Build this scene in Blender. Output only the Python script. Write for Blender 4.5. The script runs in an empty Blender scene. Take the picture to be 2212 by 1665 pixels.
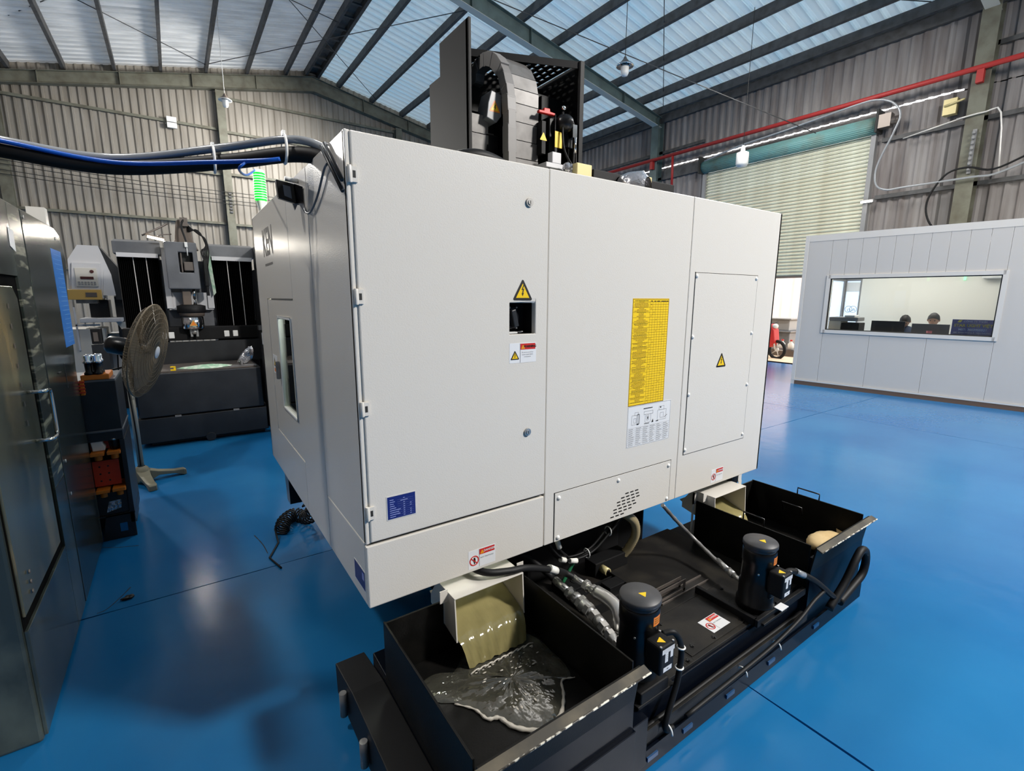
import bpy, bmesh, math, random
from mathutils import Vector, Matrix
random.seed(7)
S = bpy.context.scene
COL = S.collection
PI = math.pi

# ------------------------------------------------------------------ camera, sky, lights, exposure
cam_d = bpy.data.cameras.new('camera')
cam = bpy.data.objects.new('camera', cam_d)
COL.objects.link(cam)
S.camera = cam
cam_d.sensor_fit = 'HORIZONTAL'
cam_d.sensor_width = 36.0
cam_d.lens = 36.0 * 1043.32 / 2212.0
cam_d.clip_start = 0.02
cam_d.clip_end = 200
pitch, roll, yaw = -0.18012, 0.003258, 0.603773
f = Vector((math.sin(yaw) * math.cos(pitch), math.cos(yaw) * math.cos(pitch), math.sin(pitch)))
r0 = Vector((math.cos(yaw), -math.sin(yaw), 0))
u0 = r0.cross(f)
r1 = r0 * math.cos(roll) + u0 * math.sin(roll)
u1 = -r0 * math.sin(roll) + u0 * math.cos(roll)
cam.matrix_world = Matrix(((r1.x, u1.x, -f.x, 0), (r1.y, u1.y, -f.y, 0), (r1.z, u1.z, -f.z, 1.65), (0, 0, 0, 1)))

S.view_settings.view_transform = 'Standard'
S.view_settings.look = 'None'
S.view_settings.gamma = 1.0
S.view_settings.use_curve_mapping = False
S.view_settings.exposure = 0.0
S.cycles.max_bounces = 8
S.cycles.diffuse_bounces = 4
S.cycles.glossy_bounces = 4
S.cycles.transmission_bounces = 8
S.cycles.transparent_max_bounces = 12
S.cycles.sample_clamp_indirect = 6.0
S.cycles.caustics_reflective = False
S.cycles.caustics_refractive = False

W = bpy.data.worlds.new('sky')
S.world = W
W.use_nodes = True
bg = W.node_tree.nodes['Background']
bg.inputs['Color'].default_value = (0.96, 0.98, 1.0, 1)
bg.inputs['Strength'].default_value = 2.9

def area(name, loc, target, size, power, color=(1, 1, 1), sy=None):
    d = bpy.data.lights.new(name, 'AREA')
    d.energy = power
    d.color = color
    d.shape = 'RECTANGLE'
    d.size = size
    d.size_y = sy or size
    o = bpy.data.objects.new(name, d)
    COL.objects.link(o)
    o.location = loc
    o.rotation_euler = (Vector(target) - Vector(loc)).to_track_quat('-Z', 'Y').to_euler()
    return o

# overhead lights: some inferred from shadows, some added for brightness, plus the lit office
area('overhead_light', (5.6, -3.6, 6.4), (2.2, 1.6, 0.6), 0.9, 880, (1, 0.96, 0.91))
area('overhead_light', (9.3, 5.6, 6.3), (10.6, 5.0, 1.0), 1.6, 170, (1, 0.97, 0.93))  # added overhead to brighten the roller shutter
area('overhead_light', (9.0, -1.5, 6.4), (8.0, 1.5, 0), 1.4, 260, (1, 0.97, 0.93))  # added; set strong to brighten the right side of the floor
area('overhead_light', (3.3, 14.6, 6.4), (0.6, 17.5, 2.5), 1.6, 430, (1, 0.97, 0.92))
area('overhead_light', (-3.0, 13.5, 5.6), (-0.5, 8.0, 0.5), 0.35, 300, (1, 0.97, 0.92))
area('overhead_light', (8.0, 12.0, 6.4), (8.0, 12.5, 0.5), 2.0, 220, (1, 0.97, 0.94))
area('overhead_light', (2.4, 6.9, 6.2), (-0.2, 6.9, 0.3), 0.8, 90, (1, 0.97, 0.92))  # added above the aisle to light the mill
area('overhead_light', (-2.0, 3.4, 6.0), (0.0, 2.4, 1.0), 0.24, 112, (1, 0.96, 0.91))
area('office_light', (11.0, 3.2, 2.60), (11.0, 3.2, 0), 1.2, 48, (1, 0.96, 0.90), 2.2)
area('work_lamp_light', (-0.10, 7.34, 2.34), (-0.05, 2.0, 1.8), 0.16, 3.0, (1, 0.93, 0.8), 0.05)
area('machine_light', (1.1, 2.5, 1.98), (0.65, 3.3, 1.3), 0.3, 36, (0.95, 1, 0.9), 0.6)  # added inside the cover to brighten what the side window shows
sun_d = bpy.data.lights.new('sun', 'SUN'); sun_d.energy = 3.0; sun_d.angle = 0.02; sun_d.color = (1, 0.96, 0.9)
sun = bpy.data.objects.new('sun', sun_d); COL.objects.link(sun)
sun.rotation_euler = Vector((0.25, 0.70, -0.75)).to_track_quat('-Z', 'Y').to_euler()

# ------------------------------------------------------------------ materials
def lin(c):
    return tuple(((v / 255.0) / 12.92 if v / 255.0 <= 0.04045 else ((v / 255.0 + 0.055) / 1.055) ** 2.4) for v in c)

MATS = {}
def mat(name, rgb, rough=0.5, metal=0.0, bump=None, noise=None, coat=0.0, emit=None, spec=0.5, trans=None):
    """bump=(scale, strength[, distance]); noise=(scale, rgb2, lo, hi[, stretch])"""
    m = bpy.data.materials.new(name)
    m.use_nodes = True
    nt = m.node_tree
    b = nt.nodes['Principled BSDF']
    c = lin(rgb)
    b.inputs['Base Color'].default_value = (*c, 1)
    b.inputs['Roughness'].default_value = rough
    b.inputs['Metallic'].default_value = metal
    b.inputs['Specular IOR Level'].default_value = spec
    if coat:
        b.inputs['Coat Weight'].default_value = coat
        b.inputs['Coat Roughness'].default_value = 0.08
    tc = None
    def coord(stretch=None):
        nonlocal tc
        if tc is None:
            tc = nt.nodes.new('ShaderNodeTexCoord')
        if stretch:
            mp = nt.nodes.new('ShaderNodeMapping')
            mp.inputs['Scale'].default_value = stretch
            nt.links.new(tc.outputs['Object'], mp.inputs['Vector'])
            return mp.outputs['Vector']
        return tc.outputs['Object']
    if noise:
        n = nt.nodes.new('ShaderNodeTexNoise')
        n.inputs['Scale'].default_value = noise[0]
        n.inputs['Detail'].default_value = 6
        nt.links.new(coord(noise[4] if len(noise) > 4 else None), n.inputs['Vector'])
        r = nt.nodes.new('ShaderNodeValToRGB')
        r.color_ramp.elements[0].position = noise[2]
        r.color_ramp.elements[1].position = noise[3]
        r.color_ramp.elements[0].color = (*c, 1)
        r.color_ramp.elements[1].color = (*lin(noise[1]), 1)
        nt.links.new(n.outputs['Fac'], r.inputs['Fac'])
        nt.links.new(r.outputs['Color'], b.inputs['Base Color'])
    if bump:
        n = nt.nodes.new('ShaderNodeTexNoise')
        n.inputs['Scale'].default_value = bump[0]
        n.inputs['Detail'].default_value = 2
        nt.links.new(coord(bump[3] if len(bump) > 3 else None), n.inputs['Vector'])
        bp = nt.nodes.new('ShaderNodeBump')
        bp.inputs['Strength'].default_value = bump[1]
        bp.inputs['Distance'].default_value = bump[2] if len(bump) > 2 else 0.001
        nt.links.new(n.outputs['Fac'], bp.inputs['Height'])
        nt.links.new(bp.outputs['Normal'], b.inputs['Normal'])
    if emit:
        b.inputs['Emission Color'].default_value = (*lin(emit[0]), 1)
        b.inputs['Emission Strength'].default_value = emit[1]
    if trans is not None:
        t = nt.nodes.new('ShaderNodeBsdfTranslucent')
        t.inputs['Color'].default_value = (*lin(trans[1]), 1)
        mx = nt.nodes.new('ShaderNodeMixShader')
        mx.inputs['Fac'].default_value = trans[0]
        out = nt.nodes['Material Output']
        nt.links.new(b.outputs[0], mx.inputs[1])
        nt.links.new(t.outputs[0], mx.inputs[2])
        nt.links.new(mx.outputs[0], out.inputs['Surface'])
    MATS[name] = m
    return m

def glass_mat(name, tint=(1, 1, 1), gloss=0.08, rough=0.02):
    m = bpy.data.materials.new(name)
    m.use_nodes = True
    nt = m.node_tree
    nt.nodes.remove(nt.nodes['Principled BSDF'])
    t = nt.nodes.new('ShaderNodeBsdfTransparent')
    t.inputs['Color'].default_value = (*tint, 1)
    g = nt.nodes.new('ShaderNodeBsdfGlossy')
    g.inputs['Roughness'].default_value = rough
    fr = nt.nodes.new('ShaderNodeFresnel')
    fr.inputs['IOR'].default_value = 1.45
    mx = nt.nodes.new('ShaderNodeMixShader')
    nt.links.new(fr.outputs[0], mx.inputs['Fac'])
    nt.links.new(t.outputs[0], mx.inputs[1])
    nt.links.new(g.outputs[0], mx.inputs[2])
    nt.links.new(mx.outputs[0], nt.nodes['Material Output'].inputs['Surface'])
    MATS[name] = m
    return m

cream = mat('powder_coat_grey', (218, 213, 204), 0.25, bump=(210, 0.50, 0.0008), spec=0.5)
creamin = mat('chute_paint', (205, 203, 190), 0.4)
seam = mat('seam_dark', (40, 40, 38), 0.7)
white = mat('white_plastic', (235, 235, 232), 0.4)
blackm = mat('black_steel', (20, 20, 21), 0.55, bump=(220, 0.15, 0.0008), spec=0.22)
blackg = mat('black_gloss', (14, 14, 16), 0.3, spec=0.4)
blackt = mat('tank_black', (30, 29, 28), 0.42, noise=(7, (50, 47, 42), 0.45, 0.75), bump=(160, 0.25, 0.001), spec=0.15)
rubber = mat('rubber_black', (17, 17, 18), 0.55, spec=0.3)
trayin = mat('tray_black', (15, 15, 14), 0.42, noise=(9, (28, 26, 24), 0.5, 0.8), bump=(140, 0.3, 0.001), spec=0.13)
bluesh = mat('tank_side_black', (7, 12, 22), 0.34, bump=(120, 0.10, 0.0006), spec=0.12)
steel = mat('steel', (190, 188, 184), 0.34, 0.75)
covers = mat('cover_steel', (118, 116, 114), 0.45, 0.35, noise=(12, (92, 90, 88), 0.4, 0.7))
chainm = mat('chain_grey', (120, 118, 116), 0.5)
chrome = mat('chrome', (220, 220, 220), 0.12, 1.0)
dsteel = mat('dull_steel', (150, 148, 146), 0.45, 0.5, noise=(12, (110, 106, 104), 0.4, 0.7))
yellow = mat('sign_yellow', (242, 200, 20), 0.4)
yellow2 = mat('chart_yellow', (245, 205, 25), 0.45)
ink = mat('ink', (26, 22, 18), 0.5)
inkb = mat('ink_brown', (130, 96, 12), 0.6)
inkg = mat('ink_grey', (120, 120, 122), 0.6)
paper = mat('paper', (226, 227, 228), 0.45)
red = mat('label_red', (200, 38, 32), 0.45)
orange = mat('orange_plastic', (232, 130, 40), 0.4)
orangered = mat('red_orange_panel', (206, 62, 30), 0.5)
blue_l = mat('blue_plate', (28, 40, 112), 0.35)
lilac = mat('plate_print', (150, 160, 215), 0.4)
bluec = mat('blue_hose', (20, 90, 190), 0.35)
green = mat('green_strap', (30, 110, 70), 0.5)
brass = mat('zinc_yellow', (206, 192, 140), 0.4, 0.2)
taupe = mat('taupe_metal', (112, 104, 98), 0.4, 0.5)
liquid = mat('coolant_film', (126, 118, 78), 0.08, bump=(14, 0.3, 0.004, (3, 1, 1)), spec=0.6, noise=(3, (150, 140, 96), 0.4, 0.6))
foam = mat('coolant_foam', (176, 170, 158), 0.3, bump=(90, 0.4, 0.002))
puddle = mat('coolant_pool', (58, 57, 50), 0.05, bump=(22, 0.55, 0.012), spec=0.8, noise=(5, (92, 90, 78), 0.5, 0.75))
rustedge = mat('scuffed_rim', (62, 58, 50), 0.45, 0.2, bump=(60, 0.3, 0.001), noise=(9, (100, 92, 76), 0.45, 0.75))
sackm = mat('sack_cloth', (214, 186, 136), 0.7, bump=(30, 0.4, 0.004), noise=(12, (188, 154, 100), 0.5, 0.8))
foil = mat('crumpled_foil', (200, 200, 204), 0.22, 0.8, bump=(55, 0.9, 0.006))
whitecloth = mat('white_cloth', (238, 236, 228), 0.6)
greencloth = mat('green_cloth', (150, 190, 160), 0.8, noise=(20, (200, 215, 196), 0.4, 0.6))
# hall
floor_m = mat('blue_epoxy_floor', (12, 96, 154), 0.20, noise=(0.6, (38, 118, 170), 0.35, 0.7), bump=(7, 0.32, 0.006), spec=0.48)
under = mat('joint_dark', (14, 22, 30), 0.8)
gablem = mat('gable_sheet', (153, 147, 137), 0.55, noise=(1.6, (122, 115, 104), 0.4, 0.75, (3, 3, 0.35)))
sidem = mat('side_sheet', (142, 138, 136), 0.6, noise=(1.5, (108, 100, 97), 0.35, 0.7, (1, 3, 0.4)))
roofl = mat('roof_sheet_grey', (226, 226, 224), 0.5, noise=(2.2, (184, 186, 186), 0.4, 0.75, (0.5, 2, 1)), trans=(0.05, (225, 228, 230)))
roofr = mat('roof_sheet_blue', (216, 222, 224), 0.5, noise=(0.7, (166, 212, 232), 0.4, 0.8, (0.5, 2, 1)), trans=(0.12, (200, 220, 230)))
purlm = mat('purlin_grey', (84, 84, 84), 0.6, noise=(6, (64, 62, 60), 0.4, 0.7))
beamg = mat('gable_beam', (112, 112, 98), 0.6, noise=(4, (90, 86, 72), 0.4, 0.7))
rafg = mat('rafter_green_grey', (100, 116, 112), 0.5, noise=(4, (84, 96, 94), 0.4, 0.7))
flangem = mat('flange_grey', (200, 200, 190), 0.5)
redpipe = mat('red_pipe', (168, 44, 40), 0.5)
slatm = mat('shutter_slat', (206, 208, 186), 0.45, noise=(3, (186, 184, 158), 0.4, 0.7))
cyanm = mat('shutter_drum', (112, 160, 158), 0.5, noise=(2, (120, 124, 104), 0.5, 0.8))
railm = mat('rail_grey', (140, 140, 140), 0.5)
officem = mat('office_panel', (202, 198, 193), 0.3, bump=(1.6, 0.10, 0.02, (6, 6, 0.1)), spec=0.5)
alum = mat('aluminium', (224, 220, 214), 0.3, 0.15)
skirt = mat('skirting_brown', (104, 84, 70), 0.5)
intwall = mat('office_wall_white', (236, 234, 224), 0.6)
signblue = mat('sign_blue', (38, 44, 140), 0.4)
signyel = mat('sign_letter_yellow', (250, 222, 40), 0.4)
signwhite = mat('sign_letter_white', (220, 222, 240), 0.4)
glassm = glass_mat('window_glass', (0.96, 0.98, 0.98))
clearhose = mat('clear_hose', (150, 153, 156), 0.12, spec=0.9)
ribhose = mat('ribbed_hose', (164, 150, 116), 0.25, spec=0.7)
ground_out = mat('yard_concrete', (225, 200, 168), 0.8, noise=(2, (205, 176, 140), 0.4, 0.7))
yardwall = mat('yard_wall', (244, 226, 218), 0.7, noise=(3, (236, 210, 200), 0.4, 0.7, (1, 4, 0.2)))
lampw = mat('lamp_white', (225, 225, 220), 0.4)
ledglow = mat('led_tube', (255, 250, 240), 0.4, emit=((255, 236, 205), 11))
ledwhite = mat('led_white', (255, 250, 240), 0.4, emit=((255, 248, 240), 9))
greenled = mat('green_led', (30, 255, 60), 0.4, emit=((10, 245, 50), 1.1))
greencore = mat('green_led_core', (200, 255, 200), 0.4, emit=((190, 255, 195), 1.8))
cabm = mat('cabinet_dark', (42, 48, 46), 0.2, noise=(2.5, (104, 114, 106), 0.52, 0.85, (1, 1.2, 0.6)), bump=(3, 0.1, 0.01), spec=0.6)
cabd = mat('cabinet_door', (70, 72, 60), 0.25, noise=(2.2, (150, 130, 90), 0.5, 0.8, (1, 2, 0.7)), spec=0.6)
bluelab = mat('blue_label', (48, 120, 200), 0.3)
bluelab2 = mat('blue_label_print', (110, 170, 228), 0.3)
m2dark = mat('machine_dark', (30, 32, 35), 0.4, noise=(5, (40, 42, 45), 0.4, 0.7))
m2grey = mat('machine_grey', (112, 114, 118), 0.35, noise=(4, (92, 94, 98), 0.4, 0.7))
m2light = mat('machine_light', (206, 206, 208), 0.4)
brownm = mat('machine_brown', (110, 98, 88), 0.5)
creamold = mat('old_cream', (206, 202, 192), 0.45)
ochre = mat('ochre_box', (196, 160, 88), 0.45)
fanwire = mat('dusty_wire', (110, 98, 78), 0.6, 0.2)
fanpole = mat('fan_pole', (156, 154, 142), 0.4, 0.3)
fanbase = mat('fan_base', (120, 116, 96), 0.55)
fanblade = mat('fan_blade', (112, 100, 80), 0.5)
skin = mat('skin', (206, 160, 132), 0.55)
hair = mat('hair', (28, 24, 24), 0.6)
shirtb = mat('shirt_navy', (38, 54, 84), 0.8)
shirtk = mat('shirt_black', (40, 40, 44), 0.8)
monm = mat('monitor_black', (30, 30, 34), 0.35)
interior = mat('machine_interior', (210, 216, 190), 0.5)
graphite = mat('ring_ink', (130, 136, 150), 0.6)

# ------------------------------------------------------------------ object helpers
WL = {}   # world offset baked into each object's mesh
def wl(o):
    return WL.get(o.name, Vector((0, 0, 0))) if o else Vector((0, 0, 0))

class MB:
    def __init__(self):
        self.v, self.f, self.m, self.s = [], [], [], []
    def add(self, vs, fs, mi=0, smooth=False):
        b = len(self.v)
        self.v += [tuple(x) for x in vs]
        for q in fs:
            self.f.append([b + i for i in q]); self.m.append(mi); self.s.append(smooth)
        return self
    def box(self, x0, x1, y0, y1, z0, z1, mi=0):
        vs = [(x, y, z) for z in (z0, z1) for y in (y0, y1) for x in (x0, x1)]
        return self.add(vs, [(0, 2, 3, 1), (4, 5, 7, 6), (0, 1, 5, 4), (2, 6, 7, 3), (0, 4, 6, 2), (1, 3, 7, 5)], mi)
    def obox(self, c, ux, uy, uz, mi=0):
        """oriented box, half vectors"""
        c, ux, uy, uz = map(Vector, (c, ux, uy, uz))
        vs = [c + ux * a + uy * b + uz * d for d in (-1, 1) for b in (-1, 1) for a in (-1, 1)]
        return self.add(vs, [(0, 2, 3, 1), (4, 5, 7, 6), (0, 1, 5, 4), (2, 6, 7, 3), (0, 4, 6, 2), (1, 3, 7, 5)], mi)
    def prism(self, pts, d, mi=0):
        """pts: 3D polygon, extruded by vector d"""
        n = len(pts); d = Vector(d)
        vs = [Vector(p) for p in pts] + [Vector(p) + d for p in pts]
        fs = [tuple(range(n)), tuple(range(2 * n - 1, n - 1, -1))] + [(i, i + n, (i + 1) % n + n, (i + 1) % n) for i in range(n)]
        return self.add(vs, fs, mi)
    def poly(self, pts, mi=0):
        return self.add(pts, [tuple(range(len(pts)))], mi)
    def cyl(self, a, b, ra, rb=None, n=16, mi=0, cap=True):
        a, b = Vector(a), Vector(b); rb = ra if rb is None else rb
        ax = (b - a).normalized()
        t = Vector((0, 0, 1)) if abs(ax.z) < 0.9 else Vector((1, 0, 0))
        e1 = ax.cross(t).normalized(); e2 = ax.cross(e1)
        vs = []
        for p, r in ((a, ra), (b, rb)):
            vs += [p + (e1 * math.cos(2 * PI * i / n) + e2 * math.sin(2 * PI * i / n)) * r for i in range(n)]
        self.add(vs, [(i, (i + 1) % n, (i + 1) % n + n, i + n) for i in range(n)], mi, True)
        if cap:
            self.add(vs[:n], [tuple(range(n - 1, -1, -1))], mi)
            self.add(vs[n:], [tuple(range(n))], mi)
        return self
    def lathe(self, c, prof, n=20, mi=0, ax=(0, 0, 1)):
        """prof: (r, h) along axis"""
        c = Vector(c); ax = Vector(ax).normalized()
        t = Vector((0, 0, 1)) if abs(ax.z) < 0.9 else Vector((1, 0, 0))
        e1 = ax.cross(t).normalized(); e2 = ax.cross(e1)
        vs = []
        for r, h in prof:
            vs += [c + ax * h + (e1 * math.cos(2 * PI * i / n) + e2 * math.sin(2 * PI * i / n)) * max(r, 1e-5) for i in range(n)]
        fs = []
        for k in range(len(prof) - 1):
            fs += [(k * n + i, k * n + (i + 1) % n, (k + 1) * n + (i + 1) % n, (k + 1) * n + i) for i in range(n)]
        return self.add(vs, fs, mi, True)
    def tube(self, pts, r, n=10, mi=0, closed=False, rf=None, sub=6):
        P = spline(pts, sub, closed) if sub > 1 else [Vector(p) for p in pts]
        m = len(P)
        ring = []; prev = None
        for i, p in enumerate(P):
            if closed:
                tg = (P[(i + 1) % m] - P[i - 1]).normalized()
            else:
                tg = (P[min(i + 1, m - 1)] - P[max(i - 1, 0)]).normalized()
            if prev is None:
                t = Vector((0, 0, 1)) if abs(tg.z) < 0.9 else Vector((1, 0, 0))
                e1 = tg.cross(t).normalized()
            else:
                e1 = (prev - tg * prev.dot(tg)).normalized()
            prev = e1
            e2 = tg.cross(e1)
            rr = r if rf is None else r * rf(i / max(m - 1, 1), i)
            ring.append([p + (e1 * math.cos(2 * PI * k / n) + e2 * math.sin(2 * PI * k / n)) * rr for k in range(n)])
        vs = [v for q in ring for v in q]
        fs = []
        for i in range(m if closed else m - 1):
            j = (i + 1) % m
            fs += [(i * n + k, i * n + (k + 1) % n, j * n + (k + 1) % n, j * n + k) for k in range(n)]
        self.add(vs, fs, mi, True)
        if not closed:
            self.add(ring[0], [tuple(range(n - 1, -1, -1))], mi)
            self.add(ring[-1], [tuple(range(n))], mi)
        return self
    def sphere(self, c, r, n=12, mi=0, sc=(1, 1, 1)):
        prof = [(r * math.sin(PI * k / 8) * 1.0, -r * math.cos(PI * k / 8)) for k in range(9)]
        b = len(self.v)
        self.lathe((0, 0, 0), prof, n, mi)
        c = Vector(c)
        for i in range(b, len(self.v)):
            v = self.v[i]
            self.v[i] = (c.x + v[0] * sc[0], c.y + v[1] * sc[1], c.z + v[2] * sc[2])
        return self
    def build(self, name, mats, parent=None, bevel=0.0, smooth_all=False):
        off = wl(parent)
        me = bpy.data.meshes.new(name)
        me.from_pydata([(v[0] - off.x, v[1] - off.y, v[2] - off.z) for v in self.v], [], self.f)
        if not isinstance(mats, (list, tuple)):
            mats = [mats]
        for mm in mats:
            me.materials.append(mm)
        me.polygons.foreach_set('material_index', self.m)
        me.polygons.foreach_set('use_smooth', [True] * len(self.f) if smooth_all else self.s)
        bm = bmesh.new(); bm.from_mesh(me)
        bmesh.ops.remove_doubles(bm, verts=bm.verts, dist=1e-6)
        bmesh.ops.recalc_face_normals(bm, faces=bm.faces)
        bm.to_mesh(me); bm.free()
        o = bpy.data.objects.new(name, me)
        COL.objects.link(o)
        if parent:
            o.parent = parent
        WL[o.name] = off
        if bevel:
            md = o.modifiers.new('bevel', 'BEVEL'); md.width = bevel; md.segments = 2; md.limit_method = 'ANGLE'
            md.angle_limit = 0.8
        return o

def spline(pts, sub=6, closed=False):
    P = [Vector(p) for p in pts]; n = len(P); out = []
    rng = n if closed else n - 1
    for i in range(rng):
        p0 = P[(i - 1) % n] if (closed or i > 0) else P[0] * 2 - P[1]
        p1 = P[i]; p2 = P[(i + 1) % n]
        p3 = P[(i + 2) % n] if (closed or i + 2 < n) else P[-1] * 2 - P[-2]
        for k in range(sub):
            t = k / sub
            out.append(0.5 * ((2 * p1) + (p2 - p0) * t + (2 * p0 - 5 * p1 + 4 * p2 - p3) * t * t + (3 * p1 - p0 - 3 * p2 + p3) * t ** 3))
    if not closed:
        out.append(P[-1].copy())
    return out

def tag(o, label=None, cat=None, group=None, kind=None):
    if label: o['label'] = label
    if cat: o['category'] = cat
    if group: o['group'] = group
    if kind: o['kind'] = kind
    return o

def thing(name, label, cat, loc, group=None):
    o = bpy.data.objects.new(name, None)
    COL.objects.link(o)
    o.location = loc
    o.empty_display_size = 0.1
    WL[o.name] = Vector(loc)
    return tag(o, label, cat, group)

def struct(name, mb, m, bevel=0.0):
    return tag(mb.build(name, m, None, bevel), kind='structure')

def dup(o, parent=None, loc=None):
    c = o.copy(); COL.objects.link(c)
    WL[c.name] = wl(o)
    if parent: c.parent = parent
    for ch in list(o.children):
        dup(ch, c)
    if loc is not None:
        c.location = loc
    return c

def inst(o, delta, parent=None):
    """copy of a single part moved by delta (shares the mesh)"""
    c = o.copy(); COL.objects.link(c); WL[c.name] = wl(o)
    c.parent = parent or o.parent
    c.location = o.location + Vector(delta)
    return c

# ------------------------------------------------------------------ lettering (fonts turned into flat geometry)
TXT = {}
def text_mesh(s):
    if s not in TXT:
        cu = bpy.data.curves.new('t', 'FONT'); cu.body = s; cu.size = 1; cu.align_x = 'CENTER'; cu.align_y = 'CENTER'
        cu.resolution_u = 3
        if s in ('STAR LIGHT VIỆT', 'DANGER', 'WARNING', 'KEN', 'MST: 3603955521'): cu.offset = 0.022
        ob = bpy.data.objects.new('t', cu); COL.objects.link(ob)
        dg = bpy.context.evaluated_depsgraph_get()
        me = bpy.data.meshes.new_from_object(ob.evaluated_get(dg))
        TXT[s] = ([tuple(v.co[:2]) for v in me.vertices], [tuple(p.vertices) for p in me.polygons])
        bpy.data.objects.remove(ob); bpy.data.meshes.remove(me); bpy.data.curves.remove(cu)
    return TXT[s]
for s in ('DANGER', 'NOT TRAMPLING', 'WARNING', 'Be sure to cut off the', 'power supply before', 'maintenance', 'KEN',
          'STAR LIGHT VIỆT', 'CÔNG TY TNHH', 'MST: 3603955521', '480, ĐINH PHÚ 2, P. TÂN PHONG,', 'TP. BIÊN HÒA , T. ĐỒNG NAI'):
    text_mesh(s)

class Decal:
    """flat print in a plane: origin O, axes ux, uy; layers lifted along n"""
    def __init__(self, O, ux, uy, n):
        self.O, self.ux, self.uy, self.n = map(Vector, (O, ux, uy, n))
        self.mb = MB(); self.mats = []
    def mi(self, m):
        if m not in self.mats: self.mats.append(m)
        return self.mats.index(m)
    def P(self, x, y, l):
        return self.O + self.ux * x + self.uy * y + self.n * (0.0004 + l * 0.0004)
    def poly(self, pts, m, l=0):
        self.mb.poly([self.P(x, y, l) for x, y in pts], self.mi(m)); return self
    def rect(self, x0, y0, x1, y1, m, l=0):
        return self.poly([(x0, y0), (x1, y0), (x1, y1), (x0, y1)], m, l)
    def plate(self, x0, y0, x1, y1, m, t=0.0012):
        P = [self.O + self.ux * x + self.uy * y for x, y in ((x0, y0), (x1, y0), (x1, y1), (x0, y1))]
        self.mb.prism(P, self.n * t, self.mi(m)); self.O = self.O + self.n * t; return self
    def text(self, s, cx, cy, size, m, l=2, sx=1.0):
        vs, fs = TXT[s]
        self.mb.add([self.P(cx + x * size * sx, cy + y * size, l) for x, y in vs], fs, self.mi(m)); return self
    def tri(self, cx, cy, w, m1=ink, m2=yellow, bolt=True, l=0):
        h = w * 0.86
        def rt(k):
            R = w * k; pts = []
            for a0, (px, py) in zip((90, 210, 330), ((0, h * 0.5), (-w / 2, -h / 2), (w / 2, -h / 2))):
                gx, gy = px * 0.86, (py + h / 6) * 0.86 - h / 6
                for d in (-50, -25, 0, 25, 50):
                    a = math.radians(a0 + d)
                    pts.append((cx + gx + R * math.cos(a), cy + gy + R * math.sin(a)))
            return pts
        self.poly(rt(0.06), m1, l)
        q = 0.70
        self.poly([(cx, cy - h / 6 + (h * 0.5 + h / 6) * q), (cx - w / 2 * q, cy - h / 6 - (h / 2 - h / 6) * q), (cx + w / 2 * q, cy - h / 6 - (h / 2 - h / 6) * q)], m2, l + 1)
        if bolt:
            k = w
            b = [(0.03, 0.20), (-0.07, -0.02), (0.0, 0.0), (-0.03, -0.16), (-0.07, -0.14), (0.0, -0.27), (0.06, -0.12), (0.02, -0.14), (0.075, 0.05), (0.0, 0.03), (0.08, 0.20)]
            self.poly([(cx + x * k, cy + y * k) for x, y in b], m1, l + 2)
        return self
    def ring(self, cx, cy, r, w, m, l=1, n=24):
        for i in range(n):
            a, b = 2 * PI * i / n, 2 * PI * (i + 1) / n
            self.poly([(cx + r * math.cos(a), cy + r * math.sin(a)), (cx + r * math.cos(b), cy + r * math.sin(b)),
                       (cx + (r - w) * math.cos(b), cy + (r - w) * math.sin(b)), (cx + (r - w) * math.cos(a), cy + (r - w) * math.sin(a))], m, l)
        return self
    def line(self, x0, y0, x1, y1, w, m, l=1):
        d = Vector((x1 - x0, y1 - y0)).normalized(); p = Vector((-d.y, d.x)) * w / 2
        return self.poly([(x0 + p.x, y0 + p.y), (x1 + p.x, y1 + p.y), (x1 - p.x, y1 - p.y), (x0 - p.x, y0 - p.y)], m, l)
    def build(self, name, parent):
        return self.mb.build(name, self.mats, parent)

def danger(name, parent, O, ux, uy, n, w, h, kind='danger'):
    d = Decal(O, ux, uy, n)
    d.plate(0, 0, w, h, paper, 0.0006)
    s = 0.40 * w
    d.rect(s, h * 0.66, w * 0.97, h * 0.96, red, 0)
    d.tri(s + 0.10 * w, h * 0.80, 0.13 * w, yellow, orange, False, 1)
    d.line(s - 0.004 * w, h * 0.03, s - 0.004 * w, h * 0.97, 0.010 * w, inkg)
    if kind == 'danger':
        d.text('DANGER', w * 0.765, h * 0.81, 0.105 * w, paper)
        d.text('NOT TRAMPLING', w * 0.68, h * 0.48, 0.062 * w, inkg)
        cx, cy, R = 0.21 * w, 0.42 * h, 0.17 * w
        d.ring(cx, cy, R, 0.035 * w, red)
        d.poly([(cx - .02 * w, cy + .10 * w), (cx + .03 * w, cy + .11 * w), (cx + .05 * w, cy), (cx + .02 * w, cy - .05 * w), (cx + .03 * w, cy - .12 * w), (cx, cy - .12 * w), (cx - .03 * w, cy)], ink, 1)
        d.line(cx - R * .68, cy + R * .6, cx + R * .7, cy - R * .7, 0.028 * w, red, 2)
    else:
        d.text('WARNING', w * 0.76, h * 0.81, 0.098 * w, ink)
        for k, t in enumerate(('Be sure to cut off the', 'power supply before', 'maintenance')):
            d.text(t, w * 0.67, h * (0.52 - 0.11 * k), 0.050 * w, inkg)
        d.tri(0.2 * w, h * 0.40, 0.31 * w)
    return d.build(name, parent)

wornm = mat('worn_edge', (60, 56, 50), 0.4, noise=(60, (225, 220, 205), 0.45, 0.55))

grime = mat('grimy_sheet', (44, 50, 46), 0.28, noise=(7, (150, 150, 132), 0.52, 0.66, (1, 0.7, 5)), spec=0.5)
matblack = mat('matt_black', (8, 8, 8), 0.9, spec=0.05)

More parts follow.
